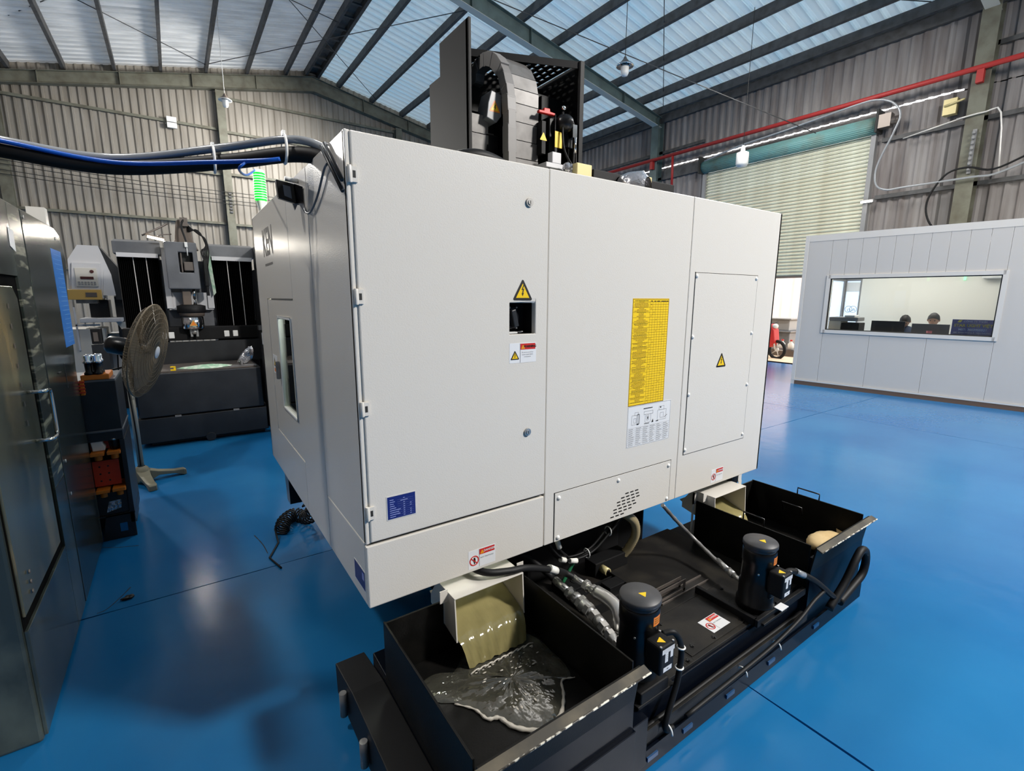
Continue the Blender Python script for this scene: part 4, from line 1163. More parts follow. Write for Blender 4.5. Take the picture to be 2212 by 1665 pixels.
# tool-changer group on the right of the column
b = MB(); b.box(1.70, 1.98, 2.36, 2.59, 2.0, 2.78); b.box(1.80, 1.83, 2.33, 2.36, 2.0, 2.76); b.build('changer_housing', blackm, mc, .004)
b = MB(); b.prism([(1.655, 2.16, 2.597), (1.765, 2.16, 2.600), (1.765, 2.16, 2.612), (1.73, 2.16, 2.614), (1.728, 2.16, 2.628), (1.69, 2.16, 2.626), (1.688, 2.16, 2.612), (1.655, 2.16, 2.610)], (0, .02, 0)); b.build('red_lever', red, mc, .003)
b = MB()
for pts, r in (([(1.755, 2.15, 2.60), (1.755, 2.15, 2.30)], .004), ([(1.80, 2.14, 2.62), (1.79, 2.13, 2.52), (1.80, 2.12, 2.42), (1.87, 2.12, 2.34)], .006), ([(1.86, 2.14, 2.60), (1.88, 2.14, 2.52), (1.875, 2.14, 2.25)], .008), ([(1.86, 2.16, 2.45), (1.85, 2.16, 2.12)], .004), ([(1.90, 2.15, 2.56), (1.895, 2.14, 2.42), (1.90, 2.13, 2.2)], .006)):
    b.tube(pts, r, 7, sub=4)
b.build('air_hoses', rubber, mc)
b = MB(); b.box(1.74, 1.80, 2.18, 2.28, 2.24, 2.60); b.box(1.84, 1.90, 2.17, 2.25, 2.46, 2.62); b.lathe((1.82, 2.18, 2.56), [(0, 0), (.045, 0), (.05, .04), (.03, .07), (0, .08)], 14, 0, (0, -1, .3)); b.build('pneumatic_cylinder', blackg, mc, .005)
b = MB(); b.box(1.855, 1.885, 2.12, 2.16, 2.50, 2.565); b.cyl((1.872, 2.12, 2.42), (1.872, 2.12, 2.50), .008, n=8); b.sphere((1.795, 2.13, 2.635), .012, 8); b.build('fitting', chrome, mc)
Decal((1.685, 2.159, 2.485), X1, Z1, NY).tri(0, 0, .045, yellow, yellow, False).build('warning_triangle', mc)
b = MB(); b.box(1.675, 1.70, 2.16, 2.28, 2.40, 2.56); b.build('valve_block', blackm, mc)
b = MB(); b.box(1.752, 1.800, 2.145, 2.150, 2.44, 2.52); b.build('yellow_tag', yellow, mc)
b = MB(); b.box(1.66, 1.82, 2.10, 2.22, 2.32, 2.345); b.box(1.70, 1.76, 2.10, 2.14, 2.345, 2.40); b.build('mounting_plate', m2light, mc, .003)
b = MB()
for k in range(30):
    an = random.uniform(0, 6.28); b.sphere((1.785 + random.uniform(-.02, .03), 2.06 + random.uniform(-.02, .02), 2.15 + k * .006), random.uniform(.018, .028), 7)
b.build('plastic_wrap', foil, mc)
# parts standing on the cover's rear edge
def topbox(x0, x1, y0, y1, z1, m, nm, z0=2.095):
    b = MB(); b.box(x0, x1, y0, y1, z0, z1); return b.build(nm, m, mc, .004)
topbox(1.775, 1.88, 1.99, 2.06, 2.335, brass, 'end_plate')
topbox(1.92, 2.14, 2.02, 2.16, 2.33, blackm, 'end_cover')
topbox(2.235, 2.345, 1.98, 2.05, 2.335, brass, 'end_plate')
topbox(2.36, 2.575, 2.0, 2.12, 2.325, blackm, 'end_cover')
b = MB(); b.lathe((2.15, 2.02, 2.25), [(0, 0), (.08, 0), (.09, .05), (.085, .12), (.05, .15)], 12, 0, (0.3, -1, 0)); b.build('plastic_wrap', foil, mc)
b = MB(); b.tube([(.78, 1.74, 2.105), (.93, 1.66, 2.16), (1.05, 1.66, 2.165), (1.19, 1.72, 2.14), (1.33, 1.80, 2.10)], .024, 9, sub=6); b.build('top_cable', rubber, mc)

# things standing on / hanging from the cover
t = thing('signal_light', 'glowing green signal light standing on the top edge of the big machine', 'light', (.475, 3.28, 2.125))
b = MB()
b.tube([(.475, 3.28, 2.132), (.462, 3.28, 2.16), (.452, 3.28, 2.20)], .006, 7); b.tube([(.475, 3.28, 2.132), (.492, 3.28, 2.16), (.500, 3.28, 2.20)], .008, 7); b.lathe((.476, 3.28, 2.127), [(.0, 0), (.010, 0), (.022, .065), (.024, .073)], 12)
b.build('stem', white, t)
b = MB(); b.lathe((.476, 3.28, 2.20), [(0, 0), (.030, 0), (.032, .01), (.032, .15), (.028, .155), (0, .155)], 18); b.build('lens', greenled, t)
for k in range(10):
    b = MB(); b.tube([(.476 + .0325 * math.cos(a), 3.28 + .0325 * math.sin(a), 2.212 + k * .0142) for a in [2 * PI * i / 16 for i in range(16)]], .0020, 6, closed=True, sub=1); b.build('led_ring', greencore, t)
b = MB(); b.lathe((.476, 3.28, 2.355), [(.030, 0), (.030, .012), (.024, .016), (0, .016)], 16); b.build('cap', greencore, t)
t = thing('control_box', 'small black box with a pale screen hooked on the machine edge by the green light', 'box', (.43, 2.27, 2.02))
b = MB(); b.prism([(.362, 2.10, 2.087), (.424, 2.10, 2.078), (.430, 2.10, 2.005), (.366, 2.10, 2.020)], (0, .03, .002)); b.prism([(.424, 2.10, 2.080), (.443, 2.04, 2.060), (.443, 2.04, 1.995), (.430, 2.10, 2.003)], (0, .02, 0)); b.build('case', blackg, t, .002)
b = MB(); b.prism([(.384, 2.0995, 2.070), (.410, 2.0995, 2.066), (.413, 2.0995, 2.022), (.387, 2.0995, 2.030)], (0, -.002, 0)); b.build('screen', m2grey, t)
b = MB(); b.prism([(.415, 2.10, 2.005), (.430, 2.08, 2.004), (.418, 2.08, 1.978)], (0, .012, 0)); b.prism([(.430, 2.07, 2.003), (.443, 2.04, 1.998), (.443, 2.04, 1.965)], (0, .006, 0)); b.build('bracket', m2grey, t)
b = MB(); b.tube([(.398, 2.13, 2.100), (.445, 2.13, 2.095)], .009, 10, sub=1); b.build('white_sleeve', white, t)
# hose bundle coming in from the left
t = thing('hose_bundle', 'thick bundle of black and clear hoses sagging in from the left to the machine top', 'hose', (.45, 1.8, 2.12))
bp = [(-1.6, 2.9, 2.42), (-.75, 2.6, 2.215), (-.43, 2.45, 2.150), (-.13, 2.35, 2.118), (.20, 2.15, 2.142), (.40, 1.95, 2.155), (.50, 1.85, 2.125), (.56, 1.80, 2.05)]
off = lambda dz, dy=0: [(x, y + dy, z + dz) for x, y, z in bp]
b = MB(); b.tube(off(-.008), .027, 12, sub=8); b.build('black_hose', rubber, t)
b = MB(); b.tube([(x, y - .004, z + .022 + (.018 if i in (4, 5) else 0)) for i, (x, y, z) in enumerate(bp)], .014, 12, sub=8); b.build('clear_hose', clearhose, t)
b = MB(); b.tube([(-1.6, 2.88, 2.43), (-.75, 2.57, 2.235), (-.43, 2.42, 2.165), (-.13, 2.32, 2.120), (.15, 2.12, 2.120), (.30, 1.98, 2.118), (.355, 1.95, 2.125)], .0075, 8, sub=8); b.build('blue_tube', bluec, t)
b = MB(); b.tube([(.26, 2.02, 2.118), (.235, 2.05, 2.095), (.30, 2.4, 2.15), (.40, 2.9, 2.28), (.455, 3.28, 2.37)], .0045, 7, sub=5); b.build('blue_tube', bluec, t)
def ringat(p, r):
    b = MB(); x, y, z = p; b.tube([(x - .0, y + r * .9 * math.cos(a), z + r * math.sin(a)) for a in [2 * PI * i / 14 for i in range(14)]], .005, 6, closed=True, sub=1)
    b.box(x - .005, x + .005, y - .012, y + .012, z + r - .004, z + r + .012); b.build('cable_tie', white, t)
ringat((-.69, 2.58, 2.215), .045); ringat((.17, 2.17, 2.142), .045); ringat((.375, 1.97, 2.165), .048)
b = MB(); b.tube([(.46, 1.76, 2.135), (.437, 1.72, 2.125), (.437, 1.51, 1.955)], .0055, 7, sub=1); b.tube([(.46, 1.72, 2.135), (.437, 1.68, 2.125), (.437, 1.51, 1.985)], .0055, 7, sub=1)
tag(b.build('drop_cable', m2dark), 'pair of thin dark cables slanting from the hose bundle to the top hinge', 'cable')
b = MB(); b.tube([(.437, 1.66, 2.06), (.437, 1.70, 2.05), (.437, 1.80, 1.99), (.437, 1.90, 1.955), (.437, 1.97, 1.955), (.440, 2.04, 1.99)], .004, 6, sub=5)
tag(b.build('thin_wire', m2grey), 'thin grey wire curving across the side panel to the small black box', 'wire')

# ================================================================== TANK, CHIP BINS, PUMPS
tk = thing('coolant_tank', 'low black coolant tank under the rear of the big machine', 'tank', (1.7, 1.3, 0))
b = MB(); b.box(.52, 2.97, .955, 1.74, .03, .235); b.build('tank_body', bluesh, tk, .004)
b = MB(); b.box(1.12, 2.37, .965, 1.74, .235, .250); b.build('tank_lid', blackt, tk, .002)
b = MB(); b.box(1.12, 2.37, .925, .955, .115, .135); b.box(1.12, 2.37, .915, .925, .115, .165); b.build('cable_trough', blackt, tk, .001)
b = MB(); b.box(1.13, 2.98, .905, .915, .02, .10)
b.build('bottom_flange', bluesh, tk)
b = MB(); b.prism([(.40, 1.04, .03), (.40, 1.85, .03), (.40, 1.86, .16), (.40, 1.62, .20), (.40, 1.04, .20)], (.12, 0, 0)); b.build('side_skid', blackm, tk, .003)
for y in (1.70, 1.45):
    b = MB(); b.cyl((.385, y, .05), (.385, y, .15), .014, n=10); b.build('stud', dsteel, tk)
for x in (1.20, 1.40, 1.68, 2.0, 2.42):
    b = MB(); b.box(x, x + .055, .899, .905, .055, .072); b.build('flange_slot', mat('slot_floor_tint', (16, 66, 110), .3) if 'slot_floor_tint' not in MATS else MATS['slot_floor_tint'], tk)  # slot faces painted blue to imitate the floor's reflection
for x in (1.30, 1.78, 2.05):
    b = MB(); b.tube([(x + .0, .90 + .022 * math.cos(a), .125 + .028 * math.sin(a)) for a in [PI * .1 + PI * .9 * i / 6 for i in range(7)]], .0035, 6, sub=2); b.build('cable_tie', white, tk)
# lid panels with screws
b = MB(); b.box(1.55, 2.10, .985, 1.215, .250, .254); lp = b.build('lid_panel', blackt, tk, .001)
danger('danger_label', tk, (1.745, 1.015, .2545), (1, 0, 0), (0, 1, 0), (0, 0, 1), .120, .080)
for x, y in ((1.60, 1.18), (1.60, 1.02), (1.72, 1.00), (1.92, 1.00), (2.06, 1.02), (2.06, 1.18), (1.48, .985), (1.52, .98)):
    b = MB(); b.cyl((x, y, .254), (x, y, .257), .007, n=6); b.box(x - .010, x + .010, y - .002, y + .002, .257, .259); b.box(x - .002, x + .002, y - .010, y + .010, .257, .259); b.build('screw', blackg, tk)
b = MB()
b.box(1.545, 1.548, .975, 1.225, .2505, .2512); b.box(1.545, 2.10, 1.22, 1.223, .2505, .2512); b.box(1.50, 1.503, .97, 1.30, .2505, .2512)
b.build('lid_seam', ink, tk)
# filter box slot with two flat handles
b = MB(); b.box(1.72, 2.08, 1.262, 1.268, .250, .258); b.box(1.72, 2.08, 1.306, 1.312, .250, .258); b.box(1.72, 2.08, 1.268, 1.306, .2502, .2508, 1); b.build('filter_slot', [taupe, ink], tk)
for y in (1.272, 1.298):
    b = MB(); b.box(1.66, 1.90, y, y + .003, .302, .318); b.box(1.66, 1.676, y, y + .003, .25, .302); b.box(1.884, 1.90, y, y + .003, .25, .302); b.box(1.66, 1.90, y, y + .003, .262, .272); b.build('filter_handle', taupe, tk)
# compartments at the left of the lid
b = MB()
for x0, x1, y0, y1, z0, z1 in ((1.40, 1.66, 1.38, 1.385, .25, .30), (1.40, 1.405, 1.38, 1.68, .25, .30), (1.66, 1.665, 1.38, 1.68, .25, .30), (1.40, 1.66, 1.52, 1.525, .25, .29), (1.53, 1.535, 1.38, 1.52, .25, .29)): b.box(x0, x1, y0, y1, z0, z1)
b.box(1.405, 1.66, 1.385, 1.68, .250, .2515, 1); b.build('filter_tray', [blackm, ink], tk)
b = MB(); b.box(1.43, 1.54, 1.55, 1.66, .2515, .28); b.tube([(1.485 + .02 * math.cos(a), 1.605 + .02 * math.sin(a), .281) for a in [2 * PI * i / 12 for i in range(12)]], .003, 6, closed=True, sub=1); b.box(1.56, 1.66, 1.44, 1.50, .2515, .30); b.build('strainer', blackm, tk, .002)
b = MB(); b.box(1.62, 1.86, 1.60, 1.68, .25, .325); b.build('inlet_block', blackm, tk, .004)
b = MB(); b.cyl((1.665, 1.60, .29), (1.665, 1.555, .29), .020, n=16); b.cyl((1.665, 1.556, .29), (1.665, 1.553, .29), .014, n=12, mi=1); b.build('brass_inlet', [brass, ink], tk)
# ribbed hose
t = thing('ribbed_hose', 'translucent ribbed suction hose curving down beneath the machine to the tank lid', 'hose', (1.84, 1.6, .33))
hp = spline([(1.70, 1.60, .61), (1.78, 1.57, .57), (1.86, 1.57, .50), (1.885, 1.58, .42), (1.87, 1.60, .35), (1.845, 1.62, .30)], 14)
b = MB(); b.tube(hp, .024, 12, sub=1, rf=lambda u, i: 1.0 if i % 2 else .88); b.build('hose', ribhose, t)

def bin_(name, x0, x1, y0, y1, zr, label, left):
    t = thing(name, label, 'chip bin', ((x0 + x1) / 2, (y0 + y1) / 2, .25))
    zf = .275; w = .008
    b = MB(); b.box(x0, x1, y0, y1, .252, zf); b.build('bin_floor', trayin, t)
    b = MB(); b.box(x0, x0 + w, y0, y1, zf, zr); b.build('side_wall', trayin, t, .002)
    b = MB(); b.box(x1 - w, x1, y0, y1, zf, zr); b.build('side_wall', trayin, t, .002)
    c0, c1 = ((.745, 1.060) if left else (2.385, 2.698))
    b = MB(); b.box(x0 + w, x1 - w, y1 - w, y1, zf, .365)
    if c0 - .004 > x0 + w: b.box(x0 + w, c0 - .004, y1 - w, y1, .365, zr - .005)
    b.box(c1 + .004, x1 - w, y1 - w, y1, .365, zr - .005); b.build('back_wall', trayin, t)
    b = MB(); b.prism([(x0, y0, zf), (x0, y0 + w, zf), (x0, y0 + w - .03, zr), (x0, y0 - .03, zr)], (x1 - x0, 0, 0)); b.build('front_wall', trayin, t)
    b = MB(); b.prism([(x0 - .012, y0 - .03, zr - .004), (x1 + .012, y0 - .03, zr - .004), (x1 + .014, y0 - .058, zr - .014), (x0 - .014, y0 - .058, zr - .014)], (0, 0, .007)); b.build('front_lip', rustedge, t, .001)
    b = MB(); b.tube([(x0 - .014, y0 - .058, zr - .009), (x1 + .014, y0 - .058, zr - .009)], .0032, 6, sub=1); b.build('worn_edge', wornm, t)
    b = MB(); b.box(x0 + .003, x1 - .003, y0 - .012, y0 - .001, .12, .46 if left else .44); b.build('front_skirt', bluesh, t)
    return t
tl = bin_('chip_bin', .505, 1.105, .905, 1.545, .50, 'black chip bin at the left with coolant pouring into it from the chute', True)
trr = bin_('chip_bin', 2.365, 2.965, .935, 1.555, .50, 'black chip bin at the right holding a tan cloth sack', False)
b = MB(); b.box(.505, 1.105, .88, .90, .05, .255); b.box(1.0, 1.19, .90, .96, .05, .245); b.build('front_apron', bluesh, tl, .002)
b = MB(); b.tube([(.522, 1.35, .43), (.522, 1.35, .445), (.522, 1.22, .445), (.522, 1.22, .35)], .004, 7, sub=2); b.build('handle', blackg, tl)
b = MB(); b.box(1.19, 1.34, .935, 1.06, .25, .305); b.build('pump_foot_block', blackm, tk, .006)
for pts in ([(2.966, 1.28, .49), (2.966, 1.28, .535), (2.966, 1.16, .535), (2.966, 1.16, .49)], [(2.382, 1.28, .49), (2.382, 1.28, .535), (2.382, 1.17, .535), (2.382, 1.17, .49)], [(2.92, 1.33, .39), (2.90, 1.33, .445), (2.90, 1.22, .445), (2.92, 1.22, .39)]):
    b = MB(); b.tube(pts, .0045, 8, sub=1); b.build('handle', blackg, trr)
# sack in the right bin
b = MB(); vs = []; n1, n2 = 14, 20
for i in range(n1 + 1):
    th = PI * i / n1
    for j in range(n2):
        ph = 2 * PI * j / n2
        w = 1 + .07 * math.sin(3 * ph + 2 * th) + .05 * math.sin(7 * ph + i)
        x = math.cos(th); sx = math.sin(th)
        if x > .5: sx *= (1 - (x - .5) * 1.1)
        p = Vector((x * .135, math.cos(ph) * sx * .085 * w, math.sin(ph) * sx * .05 * w))
        p.x, p.y = p.x * .95 + p.y * .25, p.y * .95 - p.x * .25
        vs.append(Vector((2.85, 1.045, .325)) + Vector((p.x, p.y, max(p.z, -.045))))
b.add(vs, [(i * n2 + j, i * n2 + (j + 1) % n2, (i + 1) * n2 + (j + 1) % n2, (i + 1) * n2 + j) for i in range(n1) for j in range(n2)], 0, True)
b.prism([(2.955, 1.00, .325), (2.93, 1.03, .34), (2.955, 1.045, .36), (2.945, .97, .35)], (0, .006, .012))
tag(b.build('sack', sackm), 'tan cloth sack lying in the right chip bin', 'sack')

# chutes
def chute(x0, x1, label):
    t = thing('chip_chute', label, 'chute', ((x0 + x1) / 2, 1.5, .45))
    b = MB(); b.box(x0, x1, 1.450, 1.60, .546, .550); b.build('top_plate', cream, t, .001)
    for x in (x0, x1 - .005):
        b = MB(); b.prism([(x, 1.452, .546), (x, 1.60, .546), (x, 1.66, .46), (x, 1.66, .42), (x, 1.440, .375)], (.005, 0, 0)); b.build('side_plate', cream, t)
    b = MB(); b.prism([(x0 + .005, 1.44, .372), (x1 - .005, 1.44, .372), (x1 - .005, 1.68, .455), (x0 + .005, 1.68, .455)], (0, 0, .005)); b.build('bottom_plate', creamin, t)
    for x, z0 in ((x0 - .035, .515), (x1 + .003, .50)):
        b = MB(); b.box(x, x + .032, 1.50, 1.503, z0, .565); b.build('mounting_flange', cream, t)
    return t
chute(.745, 1.060, 'light grey sheet-metal chute pouring coolant into the left chip bin')
ch2 = chute(2.385, 2.698, 'light grey sheet-metal chute opening over the right chip bin')
b = MB(); b.box(2.345, 2.360, 1.562, 1.566, .30, .548); b.box(2.345, 2.385, 1.562, 1.566, .48, .548); b.build('mounting_strip', cream, ch2)
# coolant: sheet inside the chute, falling curtain, pool and foam edge
def ctn(x0, x1, pool_z, name):
    prof = [(1.66, .460), (1.58, .432), (1.50, .404), (1.46, .391), (1.443, .384), (1.425, .368), (1.408, .340), (1.396, .312), (1.388, pool_z)]
    vs = []; n = 26
    for k, (y, z) in enumerate(prof):
        sh = max(0, k - 4) * .005
        for i in range(n + 1):
            u = i / n; x = x0 + sh + (x1 - x0 - 2 * sh) * u
            vs.append((x, y + .0035 * math.sin(i * 1.7 + k) * (k > 3), z + .0025 * math.sin(i * .9 + k * 1.3)))
    m_ = n + 1
    b = MB(); b.add(vs, [(k * m_ + i, k * m_ + i + 1, (k + 1) * m_ + i + 1, (k + 1) * m_ + i) for k in range(len(prof) - 1) for i in range(n)], 0, True)
    return b.build(name, liquid, None)
tag(ctn(.752, 1.053, .290, 'coolant_flow'), 'sheet of milky yellow coolant pouring out of the left chute', 'coolant')
tag(ctn(2.392, 2.691, .285, 'coolant_flow'), 'sheet of yellow coolant pouring from the right chute', 'coolant')
# pool on the left bin floor
edge = [(.72, 1.42), (.66, 1.45), (.60, 1.44), (.575, 1.40), (.61, 1.33), (.66, 1.29), (.70, 1.23), (.715, 1.175), (.75, 1.155), (.77, 1.10), (.82, 1.05), (.875, 1.035), (.94, 1.06), (.99, 1.11), (1.025, 1.16), (1.06, 1.155), (1.085, 1.20), (1.09, 1.30), (1.08, 1.42), (1.0, 1.5), (.85, 1.52)]
ed = spline([(x, y, 0) for x, y in edge], 5, True)
cx, cy = .88, 1.27; b = MB(); n = len(ed); vs = [(cx, cy, .284)]
rings = (.2, .4, .6, .8, .93, 1.0)
for r_ in rings:
    for i, p in enumerate(ed):
        d2 = math.hypot(cx + (p.x - cx) * r_ - .88, cy + (p.y - cy) * r_ - 1.31)
        z = .284 + .004 * math.sin(i * .45 + r_ * 9) * (r_ < .93) + .006 * math.exp(-d2 * 9) * math.sin(i * 1.3 + r_ * 20) - (.006 if r_ == 1.0 else 0)
        vs.append((cx + (p.x - cx) * r_, cy + (p.y - cy) * r_, z))
fs = [(0, 1 + i, 1 + (i + 1) % n) for i in range(n)]
for k in range(len(rings) - 1):
    fs += [(1 + k * n + i, 1 + k * n + (i + 1) % n, 1 + (k + 1) * n + (i + 1) % n, 1 + (k + 1) * n + i) for i in range(n)]
b.add(vs, fs, 0, True)
pool = tag(b.build('coolant_pool', puddle), 'rippling pool of coolant spreading on the floor of the left chip bin', 'coolant')
fe = [(.655, 1.29, .279)] + [(x, y, .280) for x, y in edge[6:15]] + [(1.075, 1.145, .279)]
b = MB(); b.tube(fe, .0065, 8, sub=7, rf=lambda u, i: .35 + .9 * math.sin(PI * min(max(u, .02), .98)) + .2 * math.sin(i * 1.7))
b.build('foam_edge', foam, pool)
b = MB()
for k in range(34):
    x = .77 + .27 * random.random(); y = 1.335 + .045 * random.random() - .1 * (random.random() ** 3); b.sphere((x, y, .286), random.uniform(.002, .0045), 7, 0, (2.2, .8, .5))
for k in range(9):
    x = .74 + .03 * k; b.tube([(x + .02, 1.365, .287), (x + .05, 1.370, .291), (x + .07, 1.368, .286)], .003, 6, sub=3)
for k in range(16):
    b.sphere((.86 + random.uniform(-.05, .06), 1.17 + random.uniform(-.03, .04), .286), random.uniform(.0015, .004), 7, 0, (1, 2.2, .5))
tag(b.build('splash', foam, pool), kind='stuff')

# pumps
def pump(cx, cy, zc, r, label, right):
    t = thing('coolant_pump', label, 'pump', (cx, cy, .25))
    b = MB(); b.lathe((cx, cy, 0), [(0, zc), (r * .97, zc), (r * 1.0, zc - .006), (r * 1.0, zc - .018), (r * .90, zc - .022), (r * .90, zc - .034)], 32); b.build('fan_cap', mat('pump_cap', (62, 62, 64), .45) if 'pump_cap' not in MATS else MATS['pump_cap'], t)
    b = MB(); b.lathe((cx, cy, 0), [(r * .93, zc - .034), (r * .97, zc - .04), (r * .97, zc - .095), (r * .93, zc - .10), (r * .93, zc - .19), (r * 1.02, zc - .20), (r * 1.02, .30), (r * 1.10, .295), (r * 1.10, .262), (0, .262)], 32); b.build('motor_body', blackg, t)
    b = MB(); b.box(cx - .10, cx + .10, cy - .10, cy + .085, .25, .262); b.build('base_plate', blackm, t, .003)
    Decal((cx + .004, cy - .004, zc), (.8, .6, 0), (-.6, .8, 0), (0, 0, 1)).tri(0, 0, .030, yellow, yellow, False).build('warning_triangle', t)
    # sticker on the curved side, facing the camera's right
    a0 = math.radians(-98)
    b = MB(); n = 6; rr = r * .975; vs = []
    for i in range(n + 1):
        a = a0 + math.radians(30) * i / n
        for z in (zc - .085, zc - .050): vs.append((cx + rr * math.cos(a), cy + rr * math.sin(a), z))
    b.add(vs, [(2 * i, 2 * i + 2, 2 * i + 3, 2 * i + 1) for i in range(n)], 0, True)
    for q in (zc - .06, zc - .068, zc - .076):
        vs = []
        for i in range(n + 1):
            a = a0 + math.radians(4 + 22 * i / n)
            for z in (q, q + .003): vs.append((cx + (rr + .0005) * math.cos(a), cy + (rr + .0005) * math.sin(a), z))
        b.add(vs, [(2 * i, 2 * i + 2, 2 * i + 3, 2 * i + 1) for i in range(n)], 1, True)
    b.build('rating_sticker', [orange, inkb], t)
    # junction box toward the right front
    jx, jy = cx - .004, cy - .100
    e1, e2 = Vector((.90, -.436, 0)), Vector((.436, .90, 0))
    c = Vector((jx, jy, .432 if not right else .427)); hz = .054
    b = MB(); b.obox(c, Vector((1, 0, 0)) * .038, Vector((0, 1, 0)) * .034, (0, 0, hz)); b.box(cx - .03, cx + .05, cy - .08, cy - .04, .34, .45); j = b.build('junction_box', blackm, t, .008)
    d = Decal(c + Vector((0, -.034, 0)), (1, 0, 0), (0, 0, 1), (0, -1, 0))
    P = paper
    d.poly([(-.030, .046), (.034, .046), (.034, .028), (-.030, .028)], P); d.rect(-.014, -.008, .002, .028, P); d.rect(.014, .002, .028, .028, P)
    for q in range(4): d.line(-.026, .043 - q * .004, .030, .043 - q * .004, .0007, inkg)
    for q in range(3): d.line(-.012, .020 - q * .007, .000, .020 - q * .007, .001, inkg)
    d.rect(-.020, -.044, .024, -.026, P); d.line(-.002, -.035, .007, -.035, .005, inkg)
    d.build('data_sheet', j)
    Decal(c + Vector((.0, 0, hz)), (.8, -.6, 0), (.6, .8, 0), (0, 0, 1)).tri(0, 0, .030, yellow, yellow, False).build('warning_triangle', j)
    for sx, sy in ((-.032, -.028), (.032, -.028), (.032, .028)):
        b = MB(); b.cyl(c + Vector((sx, sy, hz)), c + Vector((sx, sy, hz + .004)), .004, n=8); b.build('screw', steel, j)
    for a in (-150, -30, 60):
        b = MB(); q = math.radians(a); b.cyl((cx + r * .9 * math.cos(q), cy + r * .9 * math.sin(q), zc - .13), (cx + r * .97 * math.cos(q), cy + r * .97 * math.sin(q), zc - .13), .004, n=8); b.build('screw', steel, t)
    return t
pump(1.275, 1.032, .605, .075, 'black coolant pump motor standing at the left end of the tank lid', False)
pr_ = pump(2.062, 1.018, .580, .073, 'black coolant pump motor standing at the right end of the tank lid', True)
b = MB(); b.box(1.93, 1.95, .94, 1.24, .25, .285); b.box(1.93, 2.36, .93, .95, .25, .285); b.build('mounting_rail', blackm, pr_, .003)
b = MB(); b.prism([(2.13, .95, .262), (2.36, .97, .262), (2.30, 1.12, .262), (2.15, 1.10, .262)], (0, 0, .02)); b.build('guard_plate', blackm, pr_, .002)
b = MB(); b.box(2.08, 2.14, .905, .94, .285, .288); b.build('paper_tag', paper, pr_)

# pipes and hoses on the tank
t = thing('pipe_fitting', 'row of silver pipe fittings with an elbow beside the left pump', 'pipe fitting', (1.33, 1.3, .30))
def fit(pts, prof, nm='nipple', hexn=False):
    a, c = Vector(pts[0]), Vector(pts[1]); L = (c - a).length
    b = MB(); b.lathe(a, [(r, u * L) for u, r in prof], 12, 0, c - a)
    o = b.build(nm, steel, t)
    for u0, u1, rr in ((.05, .30, 1.28), (.62, .88, 1.22)):
        k = MB(); rm = max(r for u, r in prof) * rr * .86
        k.lathe(a, [(0, u0 * L), (rm, u0 * L), (rm, u1 * L), (0, u1 * L)], 6, 0, c - a); k.s = [False] * len(k.s); k.build('hex_nut', steel, t)
    return o
fit([(1.355, 1.60, .335), (1.350, 1.50, .33)], [(0, .0), (0, .018), (1, .018), (1, 0)], 'ferrule')
fit([(1.350, 1.50, .33), (1.345, 1.42, .33)], [(0, 0), (0, .022), (.3, .026), (.45, .018), (.6, .026), (1, .026), (1, 0)], 'union')
fit([(1.345, 1.42, .33), (1.338, 1.33, .325)], [(0, 0), (0, .022), (.2, .030), (.8, .028), (.9, .020), (1, .020), (1, 0)], 'valve_body')
fit([(1.338, 1.33, .325), (1.320, 1.22, .31)], [(0, 0), (0, .018), (.3, .018), (.32, .025), (.6, .025), (.62, .016), (1, .016), (1, 0)], 'union')
fit([(1.320, 1.22, .31), (1.30, 1.13, .30)], [(0, 0), (0, .020), (.3, .023), (.5, .016), (1, .016), (1, 0)], 'nipple')
fit([(1.395, 1.53, .375), (1.400, 1.45, .375)], [(0, 0), (0, .014), (1, .014), (1, 0)], 'ferrule')
fit([(1.400, 1.45, .375), (1.405, 1.37, .375)], [(0, 0), (0, .018), (.3, .022), (.5, .016), (.6, .024), (1, .024), (1, 0)], 'union')
b = MB(); b.tube([(1.405, 1.38, .375), (1.410, 1.31, .375), (1.405, 1.255, .365), (1.390, 1.225, .335), (1.385, 1.22, .30)], .029, 14, sub=5); b.lathe((1.385, 1.22, .285), [(0, 0), (.028, 0), (.030, .012), (.026, .02), (0, .02)], 14); b.build('elbow', steel, t)
b = MB(); b.tube([(.86, 1.62, .590), (.90, 1.50, .583), (1.00, 1.47, .567), (1.10, 1.475, .545), (1.27, 1.51, .46), (1.36, 1.54, .40), (1.395, 1.52, .376)], .015, 10, sub=7)
ho = tag(b.build('rubber_hose', rubber), 'black rubber hose lying over the left chute to the silver fittings', 'hose')
b = MB(); b.cyl((1.235, 1.500, .485), (1.285, 1.512, .450), .0175, n=12); b.build('hose_label', whitecloth, ho)
b = MB(); b.tube([(1.18, 1.70, .50), (1.28, 1.66, .42), (1.35, 1.61, .34)], .016, 9, sub=5)
tag(b.build('rubber_hose', rubber), 'short black hose running down under the cover to the left row of fittings', 'hose')
b = MB(); b.tube([(1.95, 1.47, .61), (2.08, 1.46, .48), (2.17, 1.42, .38), (2.15, 1.28, .335), (2.12, 1.20, .33)], .0095, 9, sub=8, rf=lambda u, i: 1.0 if i % 3 else 1.15)
bh = tag(b.build('braided_hose', dsteel), 'thin braided hose hanging from the machine to the right pump', 'hose')
b = MB(); b.cyl((2.155, 1.27, .333), (2.12, 1.19, .33), .014, n=10); b.cyl((2.12, 1.19, .33), (2.10, 1.15, .33), .018, n=6); b.cyl((2.10, 1.15, .33), (2.085, 1.10, .33), .011, n=8); b.build('hose_fitting', steel, bh)
t = thing('cable_loop', 'loop of black cables with white tags hanging beneath the vent cover', 'cable', (1.5, 1.62, .42))
b = MB()
